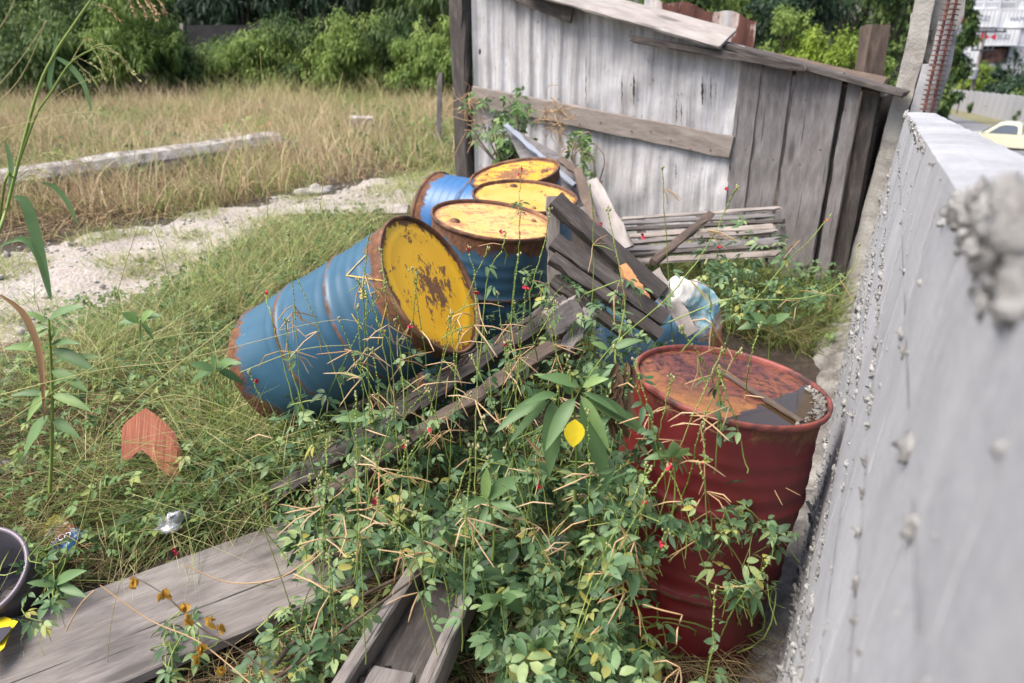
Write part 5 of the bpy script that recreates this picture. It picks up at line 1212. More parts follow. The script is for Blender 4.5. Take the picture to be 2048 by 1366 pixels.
def vine(name, base, poly, n, size, zr, label, yfront=None, group='creeping leafy vines', mat=None, wmul=.44, cat='vine', nst=3, stems=10):
    """a sprawling leafy plant: leaves over an outline in the picture, stems running back to the root"""
    x0 = min(p[0] for p in poly); x1 = max(p[0] for p in poly); y0 = min(p[1] for p in poly); y1 = max(p[1] for p in poly)
    px = rng.uniform(x0, x1, n * 3); py = rng.uniform(y0, y1, n * 3); k = inpoly(px, py, poly); px, py = px[k][:n], py[k][:n]
    Pt = np.array([tuple(PZ(a, b, z)) for a, b, z in zip(px, py, rng.uniform(zr[0], zr[1], len(px)))])
    Pt = Pt[inwall(Pt)]; Pt = Pt[clear(Pt, DR)]
    r = thing(name, base, label, cat, group); s = Soup(); trifol(s, Pt, rng.choice([.55, .8, 1.0, 1.25], len(Pt)) * rng.uniform(.85, 1.15, len(Pt)) * size, wmul=wmul, nst=nst); s.build('foliage', mat or M_leaf, r)
    s = Soup(); K = 10; idx = rng.permutation(len(Pt))[:stems]
    for i in idx:
        q = Vector(Pt[i]); b = Vector(base) + Vector((rng.normal(0, .02), rng.normal(0, .02), 0)); m1 = b.lerp(q, .4) + Vector((rng.normal(0, .05), rng.normal(0, .05), .06)); m2 = b.lerp(q, .75) + Vector((rng.normal(0, .04), rng.normal(0, .04), .05))
        tubes(s, curve([b, m1, m2, q], K)[None], np.linspace(.0035, .0012, K), rng.random(), 5)
    # petioles
    k = rng.random(len(Pt)) < .7; A = Pt[k]; n_ = len(A)
    if n_:
        B = A + np.stack([rng.normal(0, .03, n_), rng.normal(0, .03, n_), -rng.uniform(.04, .10, n_)], -1); M2 = (A + B) / 2 + rng.normal(0, .006, (n_, 3))
        tubes(s, np.stack([B, M2, A], 1), .0009, rng.random(n_), 4)
    s.build('stem', M_stem, r); return r
VN = [
 ((1000, 1180), [(820, 1010), (1000, 960), (1180, 970), (1150, 1180), (950, 1200), (830, 1120)], 150, .046, (.25, .45), 'dense leafy vine patch in the middle foreground left of the red drum'),
 ((1150, 1340), [(960, 1160), (1230, 1120), (1290, 1366), (980, 1380)], 150, .048, (.2, .45), 'leafy vine patch at the bottom between the timber trough and the red drum'),
 ((1290, 1200), [(1120, 940), (1270, 950), (1320, 1080), (1360, 1110), (1230, 1180)], 70, .040, (.45, .68), 'leafy vine spreading over the lower front of the red drum'),
 ((1400, 1180), [(1280, 990), (1480, 1010), (1600, 1050), (1600, 1075), (1480, 1080), (1340, 1070)], 75, .030, (.50, .75), 'thin small leaved vine trailing right across the red drum toward the wall'),
 ((700, 1120), [(560, 1020), (700, 990), (860, 1000), (880, 1120), (700, 1140), (580, 1120)], 130, .044, (.2, .36), 'leafy vine lying over the wide grey plank in the centre left'),
 ((880, 960), [(620, 900), (780, 850), (1000, 850), (1040, 960), (800, 1010), (640, 990)], 130, .042, (.25, .45), 'leafy vine between the splintered beams and the wide plank'),
 ((1080, 960), [(960, 860), (1220, 820), (1290, 900), (1240, 1000), (1000, 990)], 110, .046, (.4, .6), 'leafy vine at the foot of the broad leaved weed in the centre'),
 ((780, 900), [(620, 760), (740, 680), (900, 700), (980, 780), (860, 880), (700, 900), (520, 850)], 210, .036, (.36, .55), 'small leaved vine in front of the tipped blue drum'),
 ((560, 930), [(520, 820), (640, 810), (700, 880), (640, 940), (540, 900)], 80, .036, (.2, .35), 'small leaved vine beside the base of the tipped blue drum'),
 ((1020, 840), [(930, 640), (1120, 580), (1200, 660), (1170, 780), (980, 840)], 150, .034, (.55, .72), 'small leaved vine climbing over the splintered beams'),
 ((1200, 900), [(1150, 640), (1300, 620), (1330, 720), (1260, 800), (1160, 780)], 90, .038, (.5, .78), 'leafy vine over the sunken blue drum left of the red lid'),
 ((1120, 700), [(1040, 530), (1160, 510), (1300, 560), (1260, 660), (1080, 640)], 120, .032, (.78, .95), 'small leaved sprig in front of the propped pallet'),
 ((1480, 640), [(1360, 560), (1480, 530), (1600, 560), (1680, 590), (1560, 620), (1440, 640)], 80, .040, (.5, .75), 'leafy vine reaching right over the sack toward the wall'),
 ((1500, 560), [(1380, 440), (1570, 430), (1590, 520), (1450, 560), (1380, 520)], 110, .045, (.45, .75), 'vine covering the right end of the slatted pallet'),
 ((1640, 600), [(1560, 530), (1690, 520), (1690, 590), (1620, 610)], 60, .045, (.1, .4), 'low leafy plant against the concrete column foot'),
 ((620, 1330), [(560, 1200), (660, 1180), (760, 1260), (640, 1366), (480, 1366)], 60, .040, (.12, .3), 'sparse leafy vine below the wide plank, left of the trough'),
 ((360, 1290), [(330, 1240), (390, 1240), (400, 1366), (330, 1366)], 16, .034, (.16, .24), 'small green sprig growing over the lower edge of the wide plank'),
 ((60, 1150), [(40, 1130), (100, 1110), (130, 1240), (30, 1250)], 16, .036, (.22, .42), 'light green vine in front of the bucket at the left edge'),
 ((1380, 1290), [(1180, 1180), (1320, 1180), (1340, 1366), (1200, 1366)], 26, .040, (.2, .5), 'sparse vine in front of the dark base of the red drum'),
 ((1450, 1290), [(1400, 1080), (1520, 1090), (1560, 1180), (1480, 1230)], 34, .030, (.4, .6), 'thin vine strand hanging in front of the red drum near the wall foot'),
]
VN += [((1230, 1080), [(1190, 830), (1290, 820), (1300, 1000), (1220, 1060)], 60, .036, (.55, .8), 'leafy vine climbing up the left side of the red drum'),
 ((450, 900), [(380, 780), (480, 700), (520, 860), (560, 930), (430, 980), (360, 900)], 110, .036, (.22, .36), 'low leafy vine in the grass between the clay tile shard and the tipped drum'),
 ((250, 780), [(180, 680), (320, 620), (420, 640), (400, 760), (220, 800)], 80, .036, (.2, .36), 'leafy weed patch between the gravel path and the clay tile shard')]
for (bp, poly, n, size, zr, lab) in VN:
    vine('creeping_vine', P(*bp), poly, int(n * (1.6 if size > .035 else 1.35)), size * 1.06, zr, lab)
# climbing vine on the shed
def climber(nm, pts, base, lab, sz=.06):
    r = thing(nm, base, lab, 'vine'); s = Soup(); L_ = []
    for (px, py, rr_, n) in pts:
        q = rng.normal(0, rr_, (n, 2)); 
        for a, b in q:
            d_ = 5.9 + rng.uniform(-.15, .25); t = max(0., (1010 - px) / 90.); L_.append(tuple(D(px + a, py + b, d_ + t * .55)))
    Pt = np.array(L_); trifol(s, Pt, rng.uniform(.7, 1.2, len(Pt)) * sz, up=(0, -.6, .8)); s.build('foliage', M_leafd, r)
    s = Soup(); bb = Vector(base)
    for i in range(0, len(Pt), 7):
        q = Vector(Pt[i]); tubes(s, curve([bb, bb.lerp(q, .5) + Vector((rng.normal(0, .08), -.08, .1)), q], 8)[None], np.linspace(.008, .003, 8), .3, 5)
    s.build('stem', M_wstem, r)
climber('climbing_vine', [(1040, 215, 13, 26), (1020, 235, 20, 34), (1000, 260, 14, 26), (1005, 300, 12, 22), (1035, 300, 14, 30), (1025, 270, 18, 26), (955, 205, 16, 10), (960, 260, 14, 10)], D(1010, 345, 6.0), 'green vine clambering over the rail near the shed corner post')
climber('climbing_vine', [(1150, 285, 12, 14), (1170, 310, 12, 14), (1180, 350, 10, 12), (1160, 270, 8, 8)], D(1185, 400, 5.6), 'slender climbing vine in front of the corrugated sheet right of the leaning panel')
# wiry dead tangle on the rail
r = thing('dry_tangle', D(1105, 230, 6.2), 'dry brown twig tangle hanging from the shed rail', 'dead plant'); s = Soup()
for (cx, cy, n) in ((1108, 215, 26), (1115, 250, 20), (945, 200, 34), (950, 255, 14), (1150, 290, 12)):
    for i in range(n):
        a = D(cx + rng.normal(0, 9), cy + rng.normal(0, 9), 6.0 + (.7 if cx < 1000 else 0)); b = a + Vector((rng.normal(0, .10), rng.normal(0, .04), rng.normal(-.04, .10)))
        tubes(s, curve([a, a.lerp(b, .5) + Vector((rng.normal(0, .03), 0, rng.normal(0, .03))), b], 6)[None], .003, rng.random(), 4)
s.build('twigs', M_pod, r)
# low ground cover leaves
def cover(poly, n, size, zmax, label, ymin=1, ymax=7, mat=None, wm=.5, xmin=-5):
    p = sample(poly, n, ymin, ymax, xmin, 3); p[:, 2] += rng.uniform(.02, zmax, len(p)); p = p[clear(p, DR)]; s = Soup(); trifol(s, p, rng.uniform(.6, 1.3, len(p)) * size, wmul=wm, nst=2)
    return tag(s.build('ground_cover', mat or M_leafd), label, 'ground cover', kind='stuff')
cover(LEFT, 5200, .032, .17, 'small green leaves of ground cover left of the tipped drum')
cover([(480, 820), (700, 860), (760, 950), (640, 1040), (420, 1100), (200, 1140), (380, 960)], 1700, .032, .13, 'pale green trifoliate leaves between drum and plank')
cover([(100, 640), (420, 560), (480, 640), (440, 760), (60, 760)], 1100, .034, .14, 'leafy low weeds on the near side of the path')
cover([(560, 1000), (1300, 850), (1450, 1200), (1300, 1400), (560, 1400), (640, 1180), (860, 1040)], 1500, .036, .16, 'shaded leaves close to the ground under the vines')
cover([(1280, 500), (1690, 520), (1660, 700), (1480, 660), (1300, 640)], 700, .04, .2, 'leaves in the shaded gap between shed and red drum')
cover([(300, 620), (420, 545), (560, 480), (780, 440), (760, 480), (620, 580), (480, 660), (300, 740)], 1500, .036, .22, 'leafy weeds mixed with grass behind the tipped drum', ymin=2)
cover([(100, 200), (950, 180), (930, 340), (500, 330), (100, 400)], 2600, .07, .25, 'scattered green weeds among the dry field grass', 7, 24, xmin=-16)
# ---- pod weeds ----
def podweed(Y, pts, pods, flowers, label, group=None, rad=.0026, leafn=5):
    P3 = [U(px, py, Y + .04 * math.sin(px)) for px, py in pts]; base = P3[0].copy()
    r = thing('podded_weed', base, label, 'weed', group); K = max(14, 5 * len(P3)); c_ = curve(P3, K); s = Soup()
    c_[1:-1] += rng.normal(0, .0016, (K - 2, 3)); tubes(s, c_[None], np.linspace(rad, rad * .5, K), rng.random(), 6)
    for i in range(int(K * .45), K - 1, 1):
        for q in range(2):
            t_ = rng.random(); lump(s, c_[i] * (1 - t_) + c_[i + 1] * t_ + rng.normal(0, .001, 3), .0028, rng.random(), (1, 1, 1), .2, 5)
    s.build('stem', M_stem, r)
    s = Soup(); s2 = Soup()
    for (px, py, n) in pods:
        o_ = U(px, py, Y + .04 * math.sin(pts[0][0])); side = rng.choice([-1, 1])
        for k in range(n):
            a = rng.uniform(-1.2, 1.2) + (0 if rng.random() < .6 else side * .7); L_ = rng.uniform(.065, .115); dv_ = Vector((math.sin(a), rng.normal(0, .45), -abs(math.cos(a)) * .9 + rng.uniform(-.1, .35))).normalized()
            m1 = o_ + dv_ * L_ * .5 + Vector((rng.normal(0, .006), rng.normal(0, .004), rng.uniform(.0, .012))); e_ = o_ + dv_ * L_
            tubes(s if rng.random() < .88 else s2, np.array([[tuple(o_), tuple(o_.lerp(m1, .3)), tuple(m1), tuple(m1.lerp(e_, .8)), tuple(e_)]]), [.0008, .0018, .0020, .0016, .0005], rng.random(), 5)
    if s.n: s.build('seed_pods', M_pod, r)
    if s2.n: s2.build('green_pods', M_stem, r)
    if flowers:
        s = Soup()
        for (px, py) in flowers:
            o_ = np.array(U(px, py, Y)); leafs(s, np.repeat(o_[None], 3, 0), rdir(3) + np.array([0, 0, .4]), rdir(3), .013, .012, .5, .2, .5, 2); lump(s, o_, .004, .5, seg=5)
        s.build('flower', M_flower, r)
    s = Soup(); tip = c_[-1]
    for i in range(4): lump(s, tip + rng.normal(0, .004, 3), .003, rng.random(), (1, 1, 1.6), .2, 5)
    s.build('buds', M_bud, r)
    if leafn:
        ii = rng.integers(0, max(2, int(K * .45)), leafn); Pt = c_[ii] + rng.normal(0, .012, (leafn, 3)); s = Soup(); trifol(s, Pt, .036); s.build('foliage', M_leaf, r)
    return r
PW = [
 (2.15, [(650, 1000), (600, 850), (560, 700), (545, 640), (530, 590)], [(585, 625, 4), (575, 640, 2)], [(532, 586)], 'podded weed with a red flower at its tip, leftmost in front of the tipped drum'),
 (1.95, [(655, 970), (610, 830), (580, 720), (572, 640)], [(560, 702, 2)], [(515, 762)], 'long green stalk crossing the tipped drum just right of the leftmost red flower'),
 (2.2, [(750, 860), (735, 740), (727, 600), (733, 500), (745, 440)], [(728, 545, 5), (727, 560, 3)], [], 'podded weed rising across the middle of the tipped blue drum'),
 (2.35, [(955, 760), (975, 560), (1003, 500), (1012, 465)], [(1005, 490, 2)], [(1000, 462)], 'thin weed stalk in front of the rusty rim of the nearest upright drum'),
 (2.35, [(1015, 760), (1025, 600), (1037, 500), (1040, 430)], [(1000, 650, 2)], [], 'thin weed stalk crossing the blue wall of the nearest upright drum'),
 (2.6, [(1180, 660), (1187, 560), (1185, 430), (1180, 370)], [(1185, 490, 4)], [(1202, 450)], 'podded weed standing before the propped pallet with a small red flower'),
 (2.8, [(1345, 700), (1338, 560), (1330, 440), (1325, 335)], [(1325, 375, 3)], [], 'tall thin weed with three spreading pods against the whitish shed sheets'),
 (2.2, [(1100, 900), (1200, 720), (1330, 600), (1410, 500), (1460, 400), (1475, 375)], [(1415, 460, 3), (1380, 560, 3)], [(1440, 495), (1455, 380)], 'long slanting weed stalk carrying a red flower in front of the slatted pallet'),
 (2.7, [(1300, 660), (1450, 600), (1540, 600), (1640, 590), (1700, 545), (1718, 490)], [(1655, 590, 3), (1600, 600, 3), (1680, 560, 1)], [], 'weed runner stretching right to touch the block wall'),
 (2.9, [(1480, 640), (1560, 540), (1620, 480), (1662, 430)], [(1600, 480, 2)], [(1652, 440)], 'weed stalk slanting up in front of the shed planks toward the concrete column'),
 (1.72, [(1180, 1250), (1250, 1130), (1360, 1000), (1400, 860), (1440, 760), (1480, 700)], [(1400, 850, 5), (1345, 880, 5), (1440, 840, 3)], [], 'podded weed leaning across the red drum lid from the left'),
 (1.45, [(1060, 1390), (1180, 1280), (1290, 1150), (1335, 1060)], [(1250, 1185, 4), (1180, 1270, 2)], [(1322, 1085)], 'thick green stalk slanting up from the bottom edge with a purple bud'),
 (1.35, [(1405, 1400), (1425, 1290), (1430, 1180)], [(1365, 1230, 2), (1360, 1335, 4)], [], 'weed stalk at the bottom edge in front of the red drum base'),
 (1.75, [(930, 1250), (948, 1100), (952, 900), (955, 700), (950, 590)], [(948, 650, 5), (948, 915, 2), (950, 800, 3)], [(955, 585)], 'straight tall weed with pods in front of the yellow lid bottom edge'),
 (1.6, [(1130, 1230), (1100, 1120), (1060, 1040), (1010, 900)], [(1140, 1085, 4), (1080, 1055, 5)], [(1080, 975)], 'podded weed with a purple flower below the broad leaved weed'),
 (1.55, [(900, 1200), (860, 1100), (700, 980), (640, 950)], [(860, 1105, 4), (770, 1010, 3)], [], 'weed stalk arching left over the wide grey plank'),
 (1.6, [(700, 1366), (640, 1200), (560, 1100), (480, 1000)], [(640, 1170, 2)], [(350, 1102)], 'thin stalk reaching up left across the wide grey plank'),
 (1.85, [(1280, 760), (1230, 720), (1250, 600), (1215, 420)], [(1240, 560, 3)], [(1285, 470)], 'thin weed stalk before the dark gap of the propped pallet'),
 (1.7, [(1560, 1100), (1500, 1020), (1440, 1000), (1370, 1060)], [(1540, 960, 2), (1500, 1010, 3)], [], 'thin dry stalk with few pods before the lower red drum wall'),
 (2.0, [(820, 1000), (810, 850), (800, 700), (790, 640)], [(800, 720, 3)], [(822, 655)], 'weed stalk before the rusty underside of the tipped drum'),
 (2.3, [(1075, 720), (1060, 600), (1090, 480), (1100, 420)], [(1065, 560, 2)], [], 'thin weed before the gap between the nearest upright drum and the pallet'),
 (1.9, [(1480, 860), (1490, 800), (1500, 720), (1520, 650)], [(1490, 790, 3)], [], 'weed tip poking up over the middle of the red drum lid'),
 (3.0, [(1035, 430), (1040, 380), (1043, 335)], [], [(1042, 338), (1037, 350)], 'thin stalk with a tiny red flower before the farthest yellow lid'),
]
for a in PW: podweed(*a)
for i in range(78):
    z = rng.random(); px = rng.uniform(600, 1500) if i % 3 else rng.uniform(600, 1150); py = rng.uniform(800, 1330); h_ = rng.uniform(130, 430); l_ = rng.normal(0, 90); Y_ = 1.2 + (1366 - py) / 1366 * 2.3 + .1
    if px > 1250: Y_ = min(Y_, 1.62)
    if px + l_ > 1560: l_ = -60
    q = [(px, py), (px + l_ * .3, py - h_ * .4), (px + l_ * .75, py - h_ * .8), (px + l_, py - h_)]
    podweed(Y_, q, [(px + l_ * .6, py - h_ * .65, int(rng.integers(1, 5))), (px + l_ * .3, py - h_ * .4, int(rng.integers(0, 3)))], [(q[3][0], q[3][1] + 4)] if rng.random() < .12 else [], 'thin wiry podded weed rising out of the leafy tangle in the centre foreground', 'thin podded weeds in the foreground tangle', rad=.0018, leafn=2)
# dead stems arching through the tangle
r = thing('dead_twigs', P(700, 1300), 'bare brown twigs lying across the weeds between the wide plank and the trough', 'twigs'); s = Soup()
for (a, b, c_, zz, rr_) in [((520, 1366), (640, 1240), (870, 1120), .22, .010), ((540, 1366), (700, 1250), (990, 1040), .30, .006), ((500, 1330), (620, 1300), (700, 1180), .16, .005), ((600, 1366), (610, 1200), (690, 1080), .25, .003), ((560, 1290), (660, 1230), (780, 1200), .14, .004)]:
    s = Soup(); tubes(s, curve([PZ(*a, zz * .5), PZ(*b, zz), PZ(*c_, zz * 1.1)], 14)[None], np.linspace(rr_, rr_ * .5, 14), rng.random(), 6); s.build('twig', M_wstem, r)
s = Soup()
for (pp_) in [[(1070, 300), (1075, 400)], ]: pass
# ---- broad-leaved weeds ----
def broad(base, top, lv, label, rad=.004, mat=None, Y=None, extra=(), wm=.33):
    b = P(*base); Yb = Y or b.y
    if Y: b = U(base[0], base[1], Y)
    t = U(top[0], top[1], Yb); r = thing('broad_leaved_weed', b, label, 'weed'); s = Soup()
    tubes(s, curve([b, b.lerp(t, .5) + Vector((.01, 0, 0)), t], 12)[None], np.linspace(rad, rad * .6, 12), .5, 6); s.build('stem', M_stem, r)
    for (x0, y0, x1, y1, dep, w_) in lv:
        s = Soup(); A = np.array(U(x0, y0, Yb)); B = np.array(U(x1, y1, Yb - dep)); L_ = np.linalg.norm(B - A)
        Zv = np.array([rng.normal(0, .15), -.55, .8]); leafs(s, A[None], (B - A + np.array([0, 0, .18 * L_]))[None], Zv[None], L_ * 1.05, L_ * w_ * .88, rng.random(), .28, .35, 7, wave=.02)
        s.build('leaf', mat or M_broad, r)
    return r
cb = broad((1150, 1010), (1140, 745), [(1160, 775, 1072, 742, .02, .30), (1165, 775, 1222, 748, .03, .30), (1155, 785, 1062, 735, -.03, .18), (1160, 790, 1210, 880, .05, .26), (1165, 785, 1232, 820, .03, .24), (1150, 795, 1100, 880, .06, .36), (1105, 800, 1100, 918, .05, .38), (1100, 800, 1030, 870, .03, .22), (1100, 790, 1000, 850, .06, .26), (1090, 800, 1062, 770, .02, .3),
     (1160, 800, 1205, 940, .05, .3), (1175, 790, 1262, 835, .0, .26), (1170, 800, 1290, 860, -.02, .3), (1115, 790, 1050, 800, .05, .3), (1145, 790, 1120, 760, .0, .4), (1175, 770, 1200, 740, -.02, .35), (1215, 700, 1180, 680, 0, .4), (1225, 700, 1290, 672, 0, .3)],
     'large broad leaved weed with long drooping grey-green leaves in the centre of the tangle', rad=.005, Y=1.74)
s = Soup(); A = np.array(U(1150, 838, 1.66)); leafs(s, A[None], [[-.05, -.2, -1]], [[0, -1, .2]], .078, .055, .5, 0, .3, 5); s.build('yellow_leaf', M_yleaf, cb)
s = Soup()
for i in range(26):
    A = np.array(U(1245 + rng.normal(0, 12), 760 + rng.uniform(-40, 90), 1.78)); leafs(s, A[None], [[rng.normal(0, .3), rng.normal(0, .3), -1]], [[0, -1, 0]], .06, .018, rng.random(), 0, .9, 3, wave=.15)
s.build('withered_leaves', M_deadl, cb)
broad((985, 1120), (975, 990), [(972, 1000, 975, 915, 0, .26), (975, 1000, 1050, 935, .02, .3), (975, 1000, 925, 1010, .04, .3), (980, 1005, 1040, 1020, .05, .3), (975, 1010, 960, 1060, .05, .35)], 'small broad leaved sprig just below the large one, leaf tips pointing up', Y=1.6)
broad((108, 1210), (112, 1165), [(110, 1170, 175, 1130, .0, .28), (108, 1172, 48, 1160, .02, .3), (114, 1172, 172, 1190, .03, .28), (108, 1170, 100, 1140, 0, .4), (110, 1175, 80, 1200, .04, .3)], 'young broad leaved weed with light green leaves above the wide plank near the bucket', Y=1.62)
broad((100, 985), (98, 640), [(98, 640, 172, 601, 0, .26), (95, 645, 40, 615, 0, .24), (95, 650, 50, 672, .03, .34), (100, 655, 60, 690, .05, .3), (102, 690, 160, 680, .03, .22), (95, 700, 0, 690, .04, .28), (102, 740, 170, 775, .04, .3), (102, 725, 205, 705, 0, .16), (98, 780, 60, 830, .04, .42), (98, 830, 55, 895, .05, .45), (104, 790, 178, 815, .04, .26), (104, 840, 155, 870, .03, .35), (98, 690, 130, 640, .0, .25), (96, 790, 18, 785, .02, .25), (104, 700, 185, 735, .04, .3), (106, 770, 150, 745, .03, .3)],
      'tall broad leaved weed standing near the left edge with holed dusty leaves', rad=.006, Y=2.1)
def sprig(px, py, Y, lab, n=7, L=62):
    lv = []
    for k in range(n):
        a = 2 * math.pi * k / n + rng.uniform(-.4, .4); l = L * rng.uniform(.6, 1.15); lv.append((px + 4 * math.cos(a), py + 3 * math.sin(a) + k * 2, px + l * math.cos(a), py + l * .62 * math.sin(a) + k * 2 - 6, -.05 * math.sin(a), rng.uniform(.32, .48)))
    broad((px + rng.uniform(-20, 20), py + 150), (px, py), lv, lab, rad=.003, Y=Y)
for a in [(1075, 1290, 1.38, 'light green broad leaved sprig at the bottom edge right of the timber trough'), (1345, 905, 1.62, 'broad leaved sprig in front of the upper left wall of the red drum'), (905, 1075, 1.66, 'broad leaved sprig beyond the pointed beam end'), (1230, 1085, 1.55, 'broad leaved sprig in the thick of the vines left of the red drum'),
          (720, 835, 2.1, 'broad leaved sprig under the belly of the tipped blue drum'), (1000, 1195, 1.5, 'broad leaved sprig hanging over the far end of the timber trough'), (430, 735, 2.6, 'broad leaved sprig in the tall grass left of the tipped drum'), (280, 640, 3.0, 'broad leaved sprig at the near edge of the gravel path'), (1540, 640, 2.9, 'broad leaved sprig by the masonry chunks at the wall foot')]: sprig(*a)
s = Soup(); r = thing('reed_leaf', U(75, 830, 2.0), 'long brown and green withered reed leaf arching down at the left edge', 'leaf')
tb_ = curve([U(0, 590, 2.0), U(45, 625, 2.0), U(75, 690, 2.0), U(85, 760, 2.0), U(88, 840, 2.0)], 14); 
V = []; F = []
for i, p in enumerate(tb_):
    w_ = .012 * math.sin(math.pi * (.12 + .85 * i / 13)) ; V += [tuple(p + np.array([w_, .0, w_ * .3])), tuple(p + np.array([0, .004, 0])), tuple(p + np.array([-w_, 0, -w_ * .3]))]
for i in range(13): F += [(3 * i, 3 * i + 1, 3 * i + 4, 3 * i + 3), (3 * i + 1, 3 * i + 2, 3 * i + 5, 3 * i + 4)]
mk('blade', V, F, M_pod, r, True)
# wilted yellow twig over the plank
r = thing('wilted_twig', PZ(560, 1366, .3), 'wilted twig with shrivelled golden leaves bending over the wide grey plank', 'twig'); s = Soup()
tubes(s, curve([U(560, 1366, 1.3), U(480, 1300, 1.35), U(400, 1255, 1.38), U(330, 1190, 1.42), U(262, 1150, 1.45)], 20)[None], np.linspace(.0028, .0012, 20), .3, 5); s.build('stem', M_wstem, r)
s = Soup()
for (px, py) in [(268, 1158), (325, 1180), (366, 1210), (372, 1240), (415, 1237), (440, 1252), (398, 1290), (390, 1312), (435, 1335)]:
    n = 4; A = np.array(U(px, py, 1.36)) + rng.normal(0, .004, (n, 3)); leafs(s, A, rdir(n) * .5 + np.array([0, 0, -1]), rdir(n), .026, .016, rng.random(n), 0, 1.2, 3, wave=.1)
s.build('leaves', M_wilt, r)
s = Soup(); r = thing('dry_stalk', U(500, 1240, 1.45), 'thin bare brown stalk bent across the wide grey plank', 'stalk')
tubes(s, curve([U(640, 1100, 1.5), U(560, 1155, 1.5), U(460, 1165, 1.5), U(370, 1130, 1.5)], 20)[None], .0016, .5, 5); tubes(s, curve([U(500, 1366, 1.3), U(400, 1285, 1.38), U(300, 1240, 1.42), U(200, 1170, 1.45)], 20)[None], .0016, .5, 5)
tubes(s, curve([U(190, 1180, 1.45), U(160, 1210, 1.45), U(132, 1262, 1.45)], 8)[None], .0018, .5, 5); s.build('stalk', M_pod, r)
# ---- tall grass with seed heads on the left ----
def ribbon(s, pts, wd, K=16, r=.5, tilt=(1, .2, .2)):
    c_ = curve(pts, K); V = []; F = []; tl = nrm(np.array(tilt, float))
    for i, p in enumerate(c_):
        w_ = wd * .5 * (math.sin(math.pi * min(1, .08 + .92 * i / (K - 1))) ** .7); V += [p + tl * w_, p + np.array([0, .15 * w_, -.3 * w_]), p - tl * w_]
    for i in range(K - 1): F += [[3 * i, 3 * i + 1, 3 * i + 4, 3 * i + 3], [3 * i + 1, 3 * i + 2, 3 * i + 5, 3 * i + 4]]
    s.add(np.array(V), [(4, np.array(F))], r)
Yg = 1.85
tg = thing('tall_grass', P(-60, 900), 'tall green grass plant at the left edge with drooping seed heads reaching the top', 'grass plant')
s = Soup(); tubes(s, curve([P(-60, 900), U(-20, 560, Yg), U(18, 400, Yg), U(73, 190, Yg), U(108, 111, Yg), U(141, 59, Yg), U(182, 0, Yg), U(225, -60, Yg)], 30)[None], np.linspace(.0046, .0020, 30), .6, 6)
tubes(s, curve([P(-50, 900), U(0, 430, Yg), U(29, 350, Yg), U(70, 235, Yg), U(101, 187, Yg), U(141, 126, Yg), U(190, 97, Yg), U(225, 92, Yg)], 30)[None], np.linspace(.0038, .0014, 30), .5, 6); s.build('stem', M_stem, tg)
s = Soup()
for (ln, wd, tl) in [([(112, 114), (140, 132), (168, 170), (184, 226)], .015, (1, 0, .6)), ([(104, 185), (99, 160), (106, 120), (116, 56)], .012, (1, .2, 0)), ([(28, 392), (48, 402), (66, 450), (88, 540), (103, 603)], .031, (1, .2, .3)), ([(-40, 520), (0, 492), (48, 478), (78, 520), (100, 590)], .021, (.8, .1, .7)), ([(85, 365), (110, 375), (138, 410), (157, 452)], .015, (1, 0, .7)), ([(20, 400), (22, 330), (10, 280)], .014, (1, 0, 0))]:
    s1 = Soup(); ribbon(s1, [U(a, b, Yg) for a, b in ln], wd, tilt=tl); s1.build('leaf', M_broad, tg)
def panicle(stems, mat, root, Yp):
    s = Soup()
    for ln in stems:
        P3 = [U(a, b, Yp + rng.normal(0, .01)) for a, b in ln]; c_ = curve(P3, 14); tubes(s, c_[None], .0008, .5, 4)
        for t in np.linspace(.25, 1, 22):
            i = min(int(t * 13), 12); q = c_[i] + (c_[i + 1] - c_[i]) * (t * 13 - i) + rng.normal(0, .0012, 3); leafs(s, q[None], [c_[min(i + 1, 13)] - c_[i] + rng.normal(0, .002, 3)], rdir(1), .0095, .0034, rng.random(), 0, .5, 1)
    s.build('seed_head', mat, root)
M_seed = m_veg('seed_head', [(0, (.36, .38, .12)), (1, (.55, .50, .24))], .3)
panicle([[(141, 126), (165, 85), (180, 80)], [(180, 97), (205, 90), (225, 130), (231, 180)], [(190, 97), (230, 105), (260, 140), (279, 160)], [(200, 95), (215, 110), (222, 140)], [(150, 115), (170, 150), (180, 165)], [(145, 120), (180, 150), (205, 190)], [(150, 112), (175, 125), (200, 140), (210, 160)], [(185, 97), (200, 120), (208, 152)], [(210, 92), (240, 110), (262, 140), (268, 150)], [(128, 150), (150, 205), (155, 245)], [(125, 185), (145, 215), (175, 240), (183, 270)]], M_seed, tg, Yg)
panicle([[(190, 10), (215, 15), (240, 42)], [(250, -5), (262, 10), (270, 30)], [(270, -5), (285, 15), (292, 34)], [(285, -5), (300, 15), (312, 40)], [(310, -5), (325, 10), (331, 26)], [(280, -5), (300, 5), (316, 30)]], M_pod, tg, Yg)
panicle([[(28, 362), (60, 340), (95, 345), (115, 372)], [(30, 366), (55, 352), (80, 355), (100, 378)], [(32, 372), (50, 360), (70, 362)], [(60, 320), (90, 308), (120, 320)], [(58, 326), (100, 305), (150, 318), (170, 330)]], M_seed, tg, Yg)
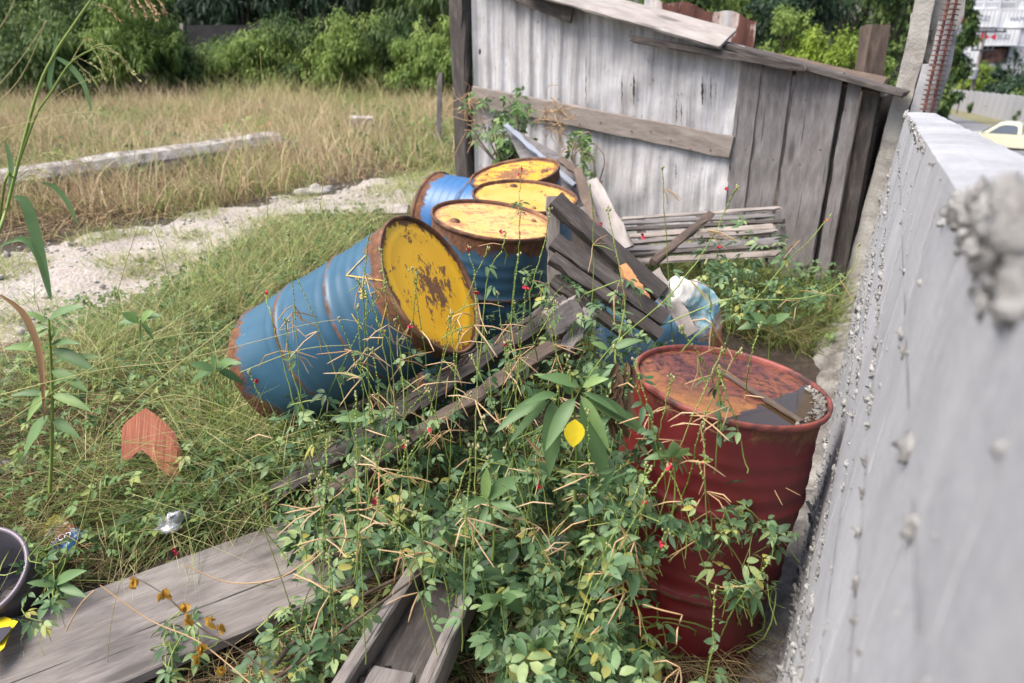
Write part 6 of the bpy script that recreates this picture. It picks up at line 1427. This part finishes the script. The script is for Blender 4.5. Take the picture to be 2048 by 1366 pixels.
# single long stalks arching through the left
M_stalk = m_veg('stalk', [(0, (.30, .34, .10)), (1, (.50, .40, .20))], .1)
for (ln, Yp, rr_) in [([(-20, 190), (40, 120), (95, 40)], 1.6, .0010), ([(-10, 210), (30, 170), (60, 120), (92, 40)], 1.7, .001), ([(-20, 80), (10, 40), (34, -10)], 1.5, .0012), ([(-20, 300), (60, 240), (130, 180), (210, 148)], 1.8, .0009), ([(0, 258), (90, 238), (180, 224), (234, 240)], 1.7, .0009),
    ([(270, 430), (240, 300), (275, 270)], 2.6, .0012), ([(350, 470), (330, 350), (280, 280)], 2.8, .0013), ([(400, 430), (440, 300), (480, 280), (495, 290)], 3, .0014), ([(470, 400), (485, 280), (474, 150)], 3.2, .0018), ([(530, 380), (523, 300), (505, 185)], 3.2, .0018), ([(230, 600), (270, 470), (320, 350)], 2.4, .0014), ([(350, 610), (320, 490), (270, 350), (282, 240)], 2.4, .0013),
    ([(535, 450), (532, 300), (520, 100)], 3.4, .0018), ([(640, 420), (655, 300), (685, 145)], 3.6, .0022), ([(470, 640), (250, 820), (100, 1000), (0, 1180)], 1.7, .0013), ([(560, 860), (340, 790), (200, 900), (120, 1050)], 1.8, .0013), ([(0, 790), (200, 740), (360, 720), (600, 660)], 2.0, .0016), ([(150, 1100), (210, 850), (240, 600)], 2.0, .0022), ([(-10, 860), (250, 700), (430, 665), (480, 700)], 2.0, .0014),
    ([(210, 1366), (236, 1180), (330, 980), (420, 840)], 1.6, .0012), ([(510, 1050), (440, 900), (350, 720), (310, 600)], 1.9, .0013), ([(620, 1330), (560, 1150), (510, 1000), (505, 900)], 1.5, .0020), ([(560, 660), (700, 640), (800, 690), (830, 700)], 2.3, .001), ([(480, 745), (600, 700), (700, 690)], 1.8, .0014)]:
    c_ = curve([U(a, b, Yp) for a, b in ln], 20); s = Soup(); tubes(s, c_[None], np.linspace(rr_, rr_ * .5, 20), rng.random(), 4); tag(s.build('grass_stalk', M_stalk), 'long thin yellowish grass stalk arching through the left half of the yard', 'grass stalk', 'long thin grass stalks on the left')
